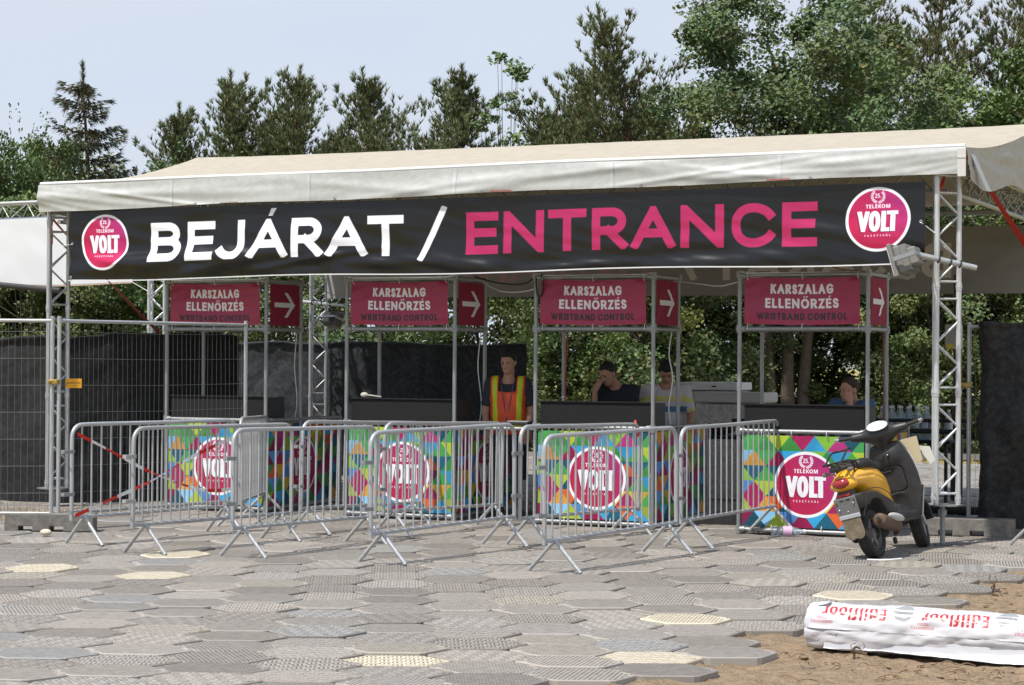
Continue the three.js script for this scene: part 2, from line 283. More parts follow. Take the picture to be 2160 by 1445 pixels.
obj('earth_patch', grid(150, 190, (u, v) => { // bare soil beyond the mats
  const x = -0.6 + 5.6 * u, z = 12.5 - 11.5 * v, e = Math.min(1, u * 8, (1 - u) * 8, v * 10, (1 - v) * 10);
  return [x, -0.066 - fall(z) + e * (0.03 + 0.02 * fbm(x * 0.9, z * 0.9) + 0.022 * fbm(x * 3.2, z * 3.2) + 0.012 * fbm(x * 11, z * 11)), z];
}, (u, v) => [5.6 * u / 1.1, 11.5 * v / 1.1]), soilM, scene, 'structure');
const roadTex = noiseTex(256, 256, (x, y) => { const v = 112 + 26 * tileNoise(x, y, 256, 2) + 22 * tileNoise(x, y, 256, 20, 2); return [v, v * 0.98, v * 0.95]; });
obj('forest_floor', grid(50, 30, (u, v) => [-70 + 110 * u, -0.055 + 0.05 * fbm(u * 20, v * 12), -24.2 - 0.05 * (-70 + 110 * u) - 60 * v], (u, v) => [u * 60, v * 30]), mat([0.10, 0.085, 0.05], 1, { map: soilTex }), scene, 'structure');
obj('road', grid(40, 4, (u, v) => [-60 + 90 * u, -0.06, -17 - 0.05 * (-60 + 90 * u) - 2.6 * v], (u, v) => [u * 60, v * 2]), mat([0.75, 0.75, 0.75], 0.95, { map: roadTex }), scene, 'structure');

// ---------- interlocking ground mats ----------
const HEXW = 0.63, HEXS = HEXW / 2, HEXH = HEXS * Math.sqrt(3), COLV = V(-0.458, 0, -0.889).normalize(), ROWV = V(0.889, 0, -0.458).normalize();
function mapTread(kind) { // tread relief: diamond lattice or woven dashes
  return (x, y) => {
    const S = 512; let g;
    if (kind === 0) { const a = ((x + y) % 32 + 32) % 32, b = ((x - y) % 32 + 32) % 32; g = Math.min(Math.abs(a - 16), Math.abs(b - 16)) < 3.8 ? 0 : 1; }
    else { const cx = Math.floor(x / 64), cy = Math.floor(y / 64), u = ((cx + cy) % 2 ? x : y) % 64, w = ((cx + cy) % 2 ? y : x) % 64; g = u % 21.4 < 8 && w > 4 && w < 60 ? 0 : 1; }
    return g;
  };
}
const treadBump = [0, 1].map((k) => { const f = mapTread(k); return noiseTex(512, 512, (x, y) => { const v = 255 * f(x, y); return [v, v, v]; }, false); });
const treadMap = [0, 1].map((k) => { const f = mapTread(k); return noiseTex(512, 512, (x, y) => { // dust on the raised faces, darker soil packed in the grooves
  const n = tileNoise(x + 50 * k, y, 512, 1.3), m = tileNoise(x, y + 60, 512, 10), w = clamp(0.62 + n * 1.2, 0, 1); const hi = [238 + 16 * n + 20 * m, 233 + 16 * n + 20 * m, 226 + 14 * n + 20 * m], lo = [104 + 66 * w, 98 + 63 * w, 92 + 58 * w]; return f(x, y) ? hi : lo.map((q) => q + 26 * m); }); });
const TONES = [[0.385, 0.37, 0.35], [0.42, 0.40, 0.375], [0.31, 0.292, 0.278], [0.47, 0.45, 0.425], [0.36, 0.348, 0.336], [0.44, 0.415, 0.375], [0.425, 0.412, 0.40], [0.315, 0.297, 0.283], [0.465, 0.435, 0.41], [0.40, 0.38, 0.362], [0.385, 0.39, 0.397], [0.345, 0.327, 0.305]];
const matM = [0, 1].map((k) => TONES.map((t) => mat(t.map((q, i) => lerp([0.405, 0.388, 0.37][i], q, 1.0)), 0.84, { map: treadMap[k], bumpMap: treadBump[k], bumpScale: 0.004 })));
const creamM = [0, 1].map((k) => mat([0.74, 0.685, 0.555], 0.72, { map: treadMap[k], bumpMap: treadBump[k], bumpScale: 0.003 }));
function hexGeo(rot, off) {
  const s = new THREE.Shape(), R = HEXS - 0.008, pts = [];
  for (let k = 0; k < 6; k++) { const a = k * PI / 3, n = 0.11; for (const o of [-n, n]) { const b = a + o * 0.55, q = R * (1 - 0.03); pts.push([Math.cos(b) * q * 0.998, Math.sin(b) * q * 0.998]); } }
  pts.forEach((p, i) => (i ? s.lineTo(...p) : s.moveTo(...p)));
  for (const sx of [-1, 1]) for (const sy of [-1, 1]) { // hand slots beside the two end corners, along the slanting edges
    const t = 0.24, px = R * (1 - 0.5 * t) - 0.024 * 0.866, py = R * 0.866 * t - 0.024 * 0.5, ux = -0.5 * 0.03, uy = 0.866 * 0.03, vx = 0.866 * 0.0075, vy = 0.5 * 0.0075, h = new THREE.Path();
    [[-1, -1], [1, -1], [1, 1], [-1, 1]].forEach(([a, b], n) => { const X = sx * (px + a * ux + b * vx), Y = sy * (py + a * uy + b * vy); n ? h.lineTo(X, Y) : h.moveTo(X, Y); }); s.holes.push(h);
  }
  const g = new THREE.ExtrudeGeometry(s, { depth: 0.042, bevelEnabled: true, bevelThickness: 0.006, bevelSize: 0.006, bevelOffset: -0.006, bevelSegments: 1 });
  g.rotateX(-PI / 2).translate(0, -0.048, 0);
  const p = g.attributes.position, uv = g.attributes.uv, c = Math.cos(rot), q = Math.sin(rot);
  for (let i = 0; i < p.count; i++) { const x = p.getX(i), z = p.getZ(i); uv.setXY(i, (x * c - z * q) / 0.56 + off, (x * q + z * c) / 0.56 + off * 0.7); if (g.attributes.normal.getY(i) < 0.95) uv.setXY(i, 0.02, 0.0); }
  return g;
}
const hexVar = [0, 1, 2, 3, 4, 5].map((k) => hexGeo(k % 3 * PI / 3 + (k > 2 ? 0.52 : 0), k * 0.37));
{
  const edge = [[-30, 6], [1.6, 6], [2.0, 1.5], [2.6, 1.35], [4.0, 1.2], [5.2, 0.95], [7.0, 0.55], [8.3, 0.72], [8.9, 0.72], [9.5, 0.5], [10.6, 0.1], [14, -1.0]];
  const right = (z) => { for (let i = 1; i < edge.length; i++) if (z <= edge[i][0]) { const [z0, x0] = edge[i - 1], [z1, x1] = edge[i]; return lerp(x0, x1, (z - z0) / (z1 - z0)); } return -2; };
  const floor = new THREE.Group(); floor.name = 'mat_floor'; floor.userData.kind = 'structure'; scene.add(floor);
  const R = rng(404), all = [], yaw = Math.atan2(-ROWV.z, ROWV.x), cam = camera.position;
  const fwd = V(-Math.sin(deg(24)), 0, -Math.cos(deg(24))), rgt = V(Math.cos(deg(24)), 0, -Math.sin(deg(24)));
  for (let i = -50; i < 60; i++) for (let j = -16; j < 70; j++) {
    const p = ROWV.clone().multiplyScalar(i * HEXW * 0.75 + 0.05).addScaledVector(COLV, (j + (i & 1 ? 0.5 : 0)) * HEXH).add(V(-0.5, 0, 9.6));
    const r = [R(), R(), R(), R(), R(), R(), R()];
    if (p.x > right(p.z) - 0.12 || p.z < -14.6 || p.z > 12.6) continue;
    const q = p.clone().sub(cam), d = q.dot(fwd), l = q.dot(rgt); if (d < 9 || Math.abs(l) > d * 0.262 + 0.8) continue;
    all.push({ p, r, d });
  }
  all.sort((a, b) => a.d - b.d);
  const cream = [[85, 1194], [340, 1207], [310, 1172], [900, 1412], [1365, 1305], [1757, 1253], [1450, 1410]].map(([x, y]) => { // the pale mats stand here on the ground
    const s = (y - (x - 1080) * 0.006 - 755) / 1.7, D = 4300 / s, L = (x - 1080) / s; return cam.clone().addScaledVector(fwd, D).addScaledVector(rgt, L).setY(0); });
  for (const c of cream) { let b = null; for (const t of all) if (!b || t.p.distanceTo(c) < b.p.distanceTo(c)) b = t; b.cream = true; }
  const rest = [];
  all.forEach((t, n) => {
    const kind = t.r[0] < 0.52 ? 0 : 1, g = hexVar[Math.floor(t.r[1] * 6)], m = t.cream ? creamM[kind] : matM[kind][Math.floor(t.r[2] * TONES.length)];
    const o = new THREE.Object3D(); o.position.copy(t.p); o.position.y = -0.004 - fall(t.p.z) + (t.r[3] - 0.5) * 0.012 + 0.012 * fbm(t.p.x * 0.5, t.p.z * 0.5);
    o.rotation.set((t.r[4] - 0.5) * 0.028 - 0.011 * Math.max(0, t.p.z - 6.0), yaw + (t.r[5] - 0.5) * 0.025 + (t.r[6] < 0.5 ? PI : 0), (t.r[6] - 0.5) * 0.024);
    if (n < 300) { const k = obj('ground_mat', g, m, floor); k.position.copy(o.position); k.rotation.copy(o.rotation); } else { o.updateMatrix(); rest.push([g, m, o.matrix.clone(), kind]); }
  });
  // the farther mats, one mesh per tread pattern is not needed: tone rides on vertex colour
  const far = [0, 1].map((k) => rest.filter((t) => t[3] === k).map(([g, m, x]) => { const q = g.clone().applyMatrix4(x), n = q.attributes.position.count, c = new Float32Array(n * 3); for (let i = 0; i < n; i++) m.color.toArray(c, i * 3); q.setAttribute('color', new THREE.BufferAttribute(c, 3)); return q; }));
  far.forEach((l, k) => { if (l.length) obj('distant_mats', l, new THREE.MeshStandardMaterial({ vertexColors: true, roughness: 0.86, map: treadMap[k], bumpMap: treadBump[k], bumpScale: 0.004 }), floor, 'stuff'); });
}

// ---------- truss parts ----------
function trussGeo(corners, along, L, ends = true) {
  // corners: three [a, b] offsets; along: function (corner, t) -> point
}
function tower(label, x, z, y0, y1, turn, m = M.alu, group = 'lattice towers of the tents') {
  const t = thing('truss_tower', label, 'truss tower', [x, 0, z], turn, group), R = 0.139;
  const c = [0, 1, 2].map((k) => { const a = PI / 2 + deg(60) + k * deg(120); return [Math.cos(a) * R, -Math.sin(a) * R]; }); // two chords in front, one behind
  for (const [cx, cz] of c) {
    const g = [bar([cx, y0, cz], [cx, y1, cz], 0.0245, 12)];
    for (let y = y0 + 0.02; y < y1; y += 0.98) g.push(bar([cx, y, cz], [cx, y + 0.07, cz], 0.0285, 12), bar([cx, y + 0.025, cz], [cx, y + 0.045, cz], 0.032, 12));
    obj('chord', g, m, t);
  }
  for (let f = 0; f < 3; f++) {
    const a = c[f], b = c[(f + 1) % 3];
    for (let y = y0 + 0.1; y < y1 - 0.1; y += 0.98) {
      obj('rung', bar([a[0], y, a[1]], [b[0], y, b[1]], 0.0105, 7), m, t);
      if (y + 0.86 < y1) obj('rung', bar([a[0], y + 0.82, a[1]], [b[0], y + 0.82, b[1]], 0.0105, 7), m, t);
      for (let k = 0; k < 4; k++) { const yy = y + k * 0.205, [p, q] = (k + f) % 2 ? [a, b] : [b, a]; if (yy + 0.205 < y1) obj('brace', bar([p[0], yy, p[1]], [q[0], yy + 0.205, q[1]], 0.0105, 7), m, t); }
    }
  }
  if (y0 > 0.1) {
    obj('base_plate', new THREE.CylinderGeometry(0.19, 0.19, 0.012, 6).translate(0, y0 - 0.006, 0), M.galvDull, t);
    obj('screw_jack', [bar([0, 0.004, 0], [0, y0 - 0.012, 0], 0.024, 12), bar([0, y0 - 0.1, 0], [0, y0 - 0.05, 0], 0.042, 8), box(0.15, 0.008, 0.15, 0, 0.004, 0)], M.galvDull, t);
  }
  return t;
}
function beam(label, a, b, m = M.aluDull, group = 'lattice beams of the tents') { // horizontal lattice beam, triangular section with one chord below
  const A = V(...a), B = V(...b), L = A.distanceTo(B), t = thing('truss_beam', label, 'truss beam', a, Math.atan2(-(B.z - A.z), B.x - A.x), group);
  t.rotation.order = 'YXZ';
  const tilt = Math.asin((B.y - A.y) / L); t.rotation.z = tilt;
  const c = [[0, -0.12], [0, 0.12], [-0.24, 0]];
  for (const [cy, cz] of c) obj('chord', bar([0, cy, cz], [L, cy, cz], 0.0245, 10), m, t);
  for (let f = 0; f < 3; f++) { const p = c[f], q = c[(f + 1) % 3], g = []; let k = 0; for (let x = 0.05; x + 0.24 < L; x += 0.24, k++) { const [s, e] = k % 2 ? [p, q] : [q, p]; g.push(bar([x, s[0], s[1]], [x + 0.24, e[0], e[1]], 0.0085, 6)); } obj('lacing', g, m, t); }
  return t;
}
tower('bright aluminium lattice tower on a screw jack at the right tent corner, beside the scooter', 0.03, 0.52, 0.37, 3.52, deg(-14));
tower('aluminium lattice tower at the left front corner of the tent, behind two fence posts', -9.99, 0.5, 0.21, 3.5, deg(4), M.galv);
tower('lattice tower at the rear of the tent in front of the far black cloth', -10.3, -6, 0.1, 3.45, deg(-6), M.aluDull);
tower('lattice tower of the left gate showing above the black cloth', -13.2, -6.25, 0.1, 4.0, deg(-6), M.alu);
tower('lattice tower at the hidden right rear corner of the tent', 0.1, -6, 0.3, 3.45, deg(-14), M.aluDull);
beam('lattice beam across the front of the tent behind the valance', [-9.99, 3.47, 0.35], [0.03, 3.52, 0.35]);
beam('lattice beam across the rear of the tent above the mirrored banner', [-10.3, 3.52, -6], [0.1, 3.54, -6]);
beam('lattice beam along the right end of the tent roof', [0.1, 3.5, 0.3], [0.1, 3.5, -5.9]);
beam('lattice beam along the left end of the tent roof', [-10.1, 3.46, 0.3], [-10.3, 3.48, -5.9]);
beam('bright lattice beam of the left gate above the white banner', [-19.5, 4.0, -6.2], [-13.2, 4.06, -6.2], M.alu);

// ---------- tent roof ----------
{
  const canvasN = noiseTex(512, 512, (x, y) => { const n = tileNoise(x, y, 512, 1.2), m = tileNoise(x + 30, y + 99, 512, 6), v = 1 + 0.06 * n + 0.045 * m; return [238 * v, 232 * v, 220 * v]; });
  const fadeN = noiseTex(512, 512, (x, y) => { const v = 236 + 14 * tileNoise(x, y, 512, 1.4) + 12 * tileNoise(x + 30, y + 99, 512, 8); return [v, v, v * 0.985]; });
  const roofM = mat([0.50, 0.46, 0.395], 0.62, { map: canvasN, side: THREE.DoubleSide }), valM = mat([0.565, 0.572, 0.578], 0.5, { map: fadeN, side: THREE.DoubleSide });
  const t = thing('entrance_tent', 'long cream tent roof with a white front valance over the wristband booths', 'tent');
  const X0 = -10.03, X1 = 0.27, ZF = 0.72, ZR = -6.25, ZM = -2.8, RH = 4.225;
  const eave = (u) => lerp(3.6, 3.65, u) - 0.006 * Math.sin(u * PI * 6);
  const roofY = (u, s) => { // s: 0 eave, 1 ridge
    const end = Math.exp(-u * 18) + Math.exp(-(1 - u) * 18), sag = 0.02 + 0.07 * end;
    return lerp(eave(u), RH + 0.02 * end, s) - sag * 4 * s * (1 - s) + 0.004 * fbm(u * 30, s * 3);
  };
  obj('roof_sheet', [grid(120, 26, (u, v) => [lerp(X0 - 0.22 * v, X1 + 0.1 * v, u), roofY(u, v), lerp(ZF, ZM, v)], (u, v) => [u * 6, v * 2]), grid(120, 20, (u, v) => [lerp(X0 - 0.22 * (1 - v), X1 + 0.1 * (1 - v), u), roofY(u, 1 - v) , lerp(ZM, ZR, v)], (u, v) => [u * 6, v * 2])], roofM, t);
  obj('eave_rail', [0, 1, 2, 3, 4].map((k) => { const a = k / 5, b = (k + 1) / 5; return bar([lerp(X0, X1, a), eave(a) + 0.012, ZF + 0.01], [lerp(X0, X1, b) - 0.002, eave(b) + 0.012, ZF + 0.01], 0.021, 10); }), mat([0.72, 0.72, 0.72], 0.4), t);
  // valance: hangs from the rail, drawn in swags
  const drop = (u) => lerp(0.30, 0.24, u) + 0.003 * Math.sin(u * 21) + 0.004 * fbm(u * 9, 3);
  const VR = rng(88), creases = []; for (let k = 0; k < 26; k++) creases.push([VR() * 10.4, 0.05 + VR() * 0.24, (VR() - 0.42) * 0.34, 0.5 + VR() * 1.5, 0.008 + VR() * 0.012, 0.025 + VR() * 0.05]); // x, depth below the rail, slope, half length, height, half width
  const fold = (u, v) => { const x = u * 10.4, q = v * 0.29; let d = 0.008 * v * N2(x * 0.42, 4) + 0.004 * v * N2(x * 1.1, v + 20);
    for (const [cx, cy, sl, hl, a, w] of creases) { const t = (x - cx) / hl; if (Math.abs(t) > 1) continue; const e = (q - cy - sl * (x - cx)) / w; d += a * Math.exp(-e * e) * (1 - t * t) * v ** 0.5; }
    for (let k = 0; k < 4; k++) { const e = (q - 0.035 - 0.05 * k - 0.10 * x * (1 + 0.5 * k) + 0.02 * x * x) / 0.034; d += 0.011 * Math.exp(-e * e) * Math.exp(-x * 0.5); const y = 10.4 - x, e2 = (q - 0.03 - 0.06 * k - 0.12 * y * (0.6 + 0.5 * k)) / 0.036; d += 0.008 * Math.exp(-e2 * e2) * Math.exp(-y * 0.9); }
    return d; };
  obj('valance', grid(420, 34, (u, v) => [lerp(X0 - 0.01, X1 + 0.01, u), eave(u) - drop(u) * v, ZF + 0.035 + fold(u, v)], (u, v) => [u * 10, v * 0.4]), valM, t);
  for (const u of [0.19, 0.24, 0.42, 0.55, 0.72, 0.83]) obj('hem_tape', grid(6, 1, (a, b) => { const q = u + (a - 0.5) * 0.022; return [lerp(X0, X1, q), eave(q) - drop(q) * (0.985 - 0.035 * b), ZF + 0.04 + fold(q, 0.97)]; }), u > 0.5 && u < 0.6 || u > 0.8 ? M.red : mat([0.42, 0.38, 0.33], 0.8), t);
  for (const u of [0.17, 0.335, 0.5, 0.665, 0.83]) { // welded seams running up the slope
    obj('valance_seam', grid(1, 30, (a, v) => { const q = u + (a - 0.5) * 0.004; return [lerp(X0 - 0.01, X1 + 0.01, q), eave(q) - drop(q) * v, ZF + 0.039 + fold(q, v)]; }), mat([0.5, 0.51, 0.52], 0.5, { side: THREE.DoubleSide }), t);
    obj('eyelet', new THREE.TorusGeometry(0.011, 0.004, 6, 12).translate(lerp(X0, X1, u + 0.03), eave(u) - drop(u) * 0.93, ZF + 0.045 + fold(u + 0.03, 0.93)), M.galvDull, t);
  }
  // right gable flap and left gable return
  const gable = (X, sg, dropY) => grid(40, 12, (u, v) => { const z = lerp(ZF - 0.01, ZR, u), s = u < 0.505 ? u / 0.505 : (1 - u) / 0.495, y = roofY(sg > 0 ? 1 : 0, s); return [X + sg * (0.1 * s + 0.05 * v + 0.03 * fbm(u * 6, v * 2)), y - v * (dropY + 0.34 * s + 0.05 * Math.sin(u * 19)), z]; }, (u, v) => [u * 6, v]);
  obj('gable_flap', gable(X1, 1, 0.3), mat([0.46, 0.44, 0.41], 0.6, { map: canvasN, side: THREE.DoubleSide }), t);
  obj('gable_flap', gable(X0, -1, 0.26), valM, t);
  obj('corner_flap', grid(4, 8, (u, v) => [X1 + 0.02 + u * 0.02 + v * 0.12, 3.6 - 0.33 * v, ZF - 0.12 - u * 0.11 - 0.16 * v]), valM, t);
  obj('corner_tab', [box(0.075, 0.25, 0.012, X1 - 0.012, 3.5, ZF + 0.115), box(0.078, 0.014, 0.02, X1 - 0.012, 3.55, ZF + 0.116)], mat([0.6, 0.58, 0.55], 0.7), t);
}
// ---------- banners ----------
{
  const mkM = (tex, rough) => mat([1, 1, 1], rough, { map: tex, side: THREE.DoubleSide });
  const bx = (u) => -9.65 + BW * u, lo = (u) => lerp(2.54, 2.609, u), hi = (u) => lerp(3.3, 3.348, u);
  const WR = rng(53), sags = []; for (let k = 0; k < 30; k++) { const low = k < 18; sags.push([WR() * BW, low ? 0.02 + WR() * 0.3 : 0.25 + WR() * 0.7, (WR() - 0.5 + (k % 2 ? 0.25 : -0.25)) * 0.34, 0.35 + WR() * 0.9, low ? 0.016 + WR() * 0.018 : 0.006 + WR() * 0.009, low ? 0.05 + WR() * 0.07 : 0.07 + WR() * 0.1]); } // drawn folds
  const wave = (u, v) => { const x = u * BW, b = 1 - v; // diagonal tension folds, stronger towards the loose lower edge
    let d = 0.009 * Math.sin(x * 1.7 - v * 5.5 + 1.3 * fbm(x * 0.5, 2)) * (0.35 + b) + 0.012 * fbm(x * 1.1 + v * 2.2, v * 2.2 + x * 0.2, 2) * (0.4 + b) + 0.012 * b * b * Math.sin(x * 0.75 + 1) + 0.004 * Math.sin(x * 9 - v * 4 + 5 * fbm(x, 5)) * b * b;
    for (const [cx, cy, sl, hl, a, w] of sags) { const t = (x - cx) / hl; if (Math.abs(t) > 1) continue; const e = (v - cy - sl * (x - cx)) / w; d += a * Math.exp(-e * e) * (1 - t * t); }
    return d; };
  const t = thing('entrance_banner', 'long black banner reading BEJÁRAT / ENTRANCE between two round festival emblems', 'banner');
  obj('printed_sheet', grid(520, 44, (u, v) => [bx(u) + 0.018 * Math.sin(v * 7) * Math.exp(-u * 30), lerp(lo(u), hi(u), v) - 0.012 * Math.sin(u * PI * 5) * (1 - v), 0.705 + wave(u, v)]), mkM(bannerTex, 0.27), t);
  obj('hem', grid(300, 3, (u, v) => [bx(u), lo(u) - 0.004 - 0.012 * Math.sin(u * PI * 5) - 0.012 * v, 0.706 + wave(u, 0) + 0.004 * v]), mat([0.5, 0.5, 0.5], 0.4), t);
  for (const [u, v] of [[0.004, 0.03], [0.004, 0.52], [0.996, 0.5], [0.996, 0.03]]) obj('eyelet', new THREE.TorusGeometry(0.012, 0.004, 6, 14).translate(bx(u), lerp(lo(u), hi(u), v), 0.712 + wave(u, v)), M.chrome, t);
  obj('tie_cord', [bar([-0.14, 2.97, 0.72], [0.0, 2.86, 0.66], 0.004, 5), bar([-0.14, 2.975, 0.72], [0.02, 2.84, 0.66], 0.004, 5), bar([-9.61, 2.93, 0.72], [-9.83, 2.93, 0.6], 0.004, 5)], M.tie, t);
  const r = thing('rear_banner', 'grey back of a long banner with mirrored letters at the rear of the tent', 'banner');
  obj('printed_sheet', grid(200, 16, (u, v) => [-10.03 + 10.0 * u, 2.525 + 0.83 * v, -5.82 + 0.03 * fbm(u * 8, v * 2)]), mkM(rearTex, 0.7), r);
  const w = thing('white_banner', 'plain white banner back hanging from the left gate beam', 'banner');
  obj('sheet', grid(120, 24, (u, v) => [-19.4 + 5.95 * u, lerp(2.74, 2.79, u) + lerp(1.0, 1.02, u) * v + 0.012 * Math.sin(u * 14) * (1 - v), -6.02 + 0.02 * fbm(u * 5 + v * 0.5, v * 0.7, 2)]), mat([0.70, 0.71, 0.74], 0.6, { side: THREE.DoubleSide }), w);
  obj('border', grid(80, 1, (u, v) => [-19.4 + 5.95 * u, lerp(2.735, 2.785, u) - 0.02 + 0.022 * v + 0.012 * Math.sin(u * 14), -6.0 + 0.04 * fbm(u * 5, 0, 2)]), mat([0.5, 0.38, 0.3], 0.7), w);
  obj('tie_cord', [bar([-13.45, 2.8, -6], [-13.2, 2.66, -6.05], 0.006, 5), bar([-13.45, 3.7, -6], [-13.25, 3.75, -6.05], 0.006, 5)], M.tie, w);
}
// straps, pipes, floodlights
function strap(label, a, b, w, m, sagging = 0.05) { const A = V(...a), B = V(...b); return tag(obj('ratchet_strap', grid(24, 1, (u, v) => { const p = A.clone().lerp(B, u), tw = 0.7 * Math.sin(u * 5); return [p.x + (v - 0.5) * w * Math.cos(tw), p.y - sagging * 4 * u * (1 - u), p.z + (v - 0.5) * w * Math.sin(tw)]; }), m), label, 'strap', 'ratchet straps bracing the tent'); }
strap('dark red strap running down from the left tower top behind the black banner', [-10.2, 3.33, 0.4], [-9.75, 1.7, -1.75], 0.05, mat([0.3, 0.03, 0.025], 0.75, { side: THREE.DoubleSide }));
strap('short red strap hanging inside the left tower', [-10.05, 3.36, 0.5], [-10.06, 2.95, 0.5], 0.045, mat([0.34, 0.04, 0.03], 0.75, { side: THREE.DoubleSide }), 0);
strap('bright red strap slanting out from the right roof corner', [0.24, 3.6, 0.45], [0.52, 2.55, -2.4], 0.075, mat([0.6, 0.05, 0.035], 0.7, { side: THREE.DoubleSide }), 0.02);
strap('red strap end hanging in the top of the right tower', [0.06, 3.45, 0.56], [0.0, 3.25, 0.6], 0.04, mat([0.5, 0.04, 0.03], 0.7, { side: THREE.DoubleSide }), 0);
function floodlight(label, pos, turn, pipeA, pipeB, m) {
  const t = thing('floodlight', label, 'floodlight', pos, turn, 'floodlights on the towers');
  const bodyM = mat([0.19, 0.183, 0.17], 0.65), fin = [];
  const h = obj('housing', [rbox(0.30, 0.26, 0.035, 0, 0, 0.05, 0.012), rbox(0.25, 0.21, 0.06, 0, 0, 0.01, 0.02)], bodyM, t);
  for (let k = 0; k < 11; k++) obj('cooling_fin', rbox(0.008, 0.20, 0.05, -0.11 + k * 0.022, 0, -0.04, 0.002, 1), bodyM, h);
  obj('driver_box', rbox(0.15, 0.13, 0.07, 0.02, 0, -0.09, 0.012), mat([0.22, 0.213, 0.2], 0.6), h);
  obj('lens', box(0.27, 0.23, 0.006, 0, 0, 0.07), mat([0.6, 0.62, 0.62], 0.1), t);
  obj('bracket', [box(0.02, 0.03, 0.17, 0.17, 0, -0.05), box(0.02, 0.03, 0.17, -0.17, 0, -0.05), box(0.36, 0.03, 0.008, 0, 0, -0.137)], M.galvDull, t);
  const p = thing('clamp_pipe', label.replace(/^.*?floodlight/, 'scaffold pipe of the floodlight'), 'pipe', [0, 0, 0], 0, 'pipes clamped to the towers');
  obj('tube', [bar(pipeA, pipeB, 0.026, 12)], m, p);
  const A = V(...pipeA), B = V(...pipeB);
  for (const k of [0.35, 0.55, 0.72]) { const q = A.clone().lerp(B, k); const g = new THREE.TorusGeometry(0.031, 0.007, 6, 16); g.lookAt(B.clone().sub(A)); obj('cable_loop', g.translate(q.x, q.y, q.z), M.black, p); }
  return t;
}
{ const f = floodlight('grey floodlight tilted down beside the right end of the black banner', [-0.24, 2.615, 0.93], 0, [-0.1, 2.66, 0.98], [0.37, 2.545, 0.72], M.galv); f.rotation.set(deg(17), deg(-93), deg(3), 'YXZ'); f.scale.setScalar(1.22); }
{ const f = floodlight('small floodlight at the rear tower seen left of the second booth sign', [-9.78, 2.22, -5.55], 0, [-10.5, 2.49, -5.75], [-9.62, 2.41, -5.6], M.aluDull); f.rotation.set(deg(20), deg(160), 0, 'YXZ'); }
tag(obj('sloping_pole', [bar([-16.5, 2.84, -5.6], [-14.4, 2.66, -5.55], 0.045, 10)], mat([0.03, 0.03, 0.032], 0.6)), 'dark padded pole sloping under the white banner', 'pole');
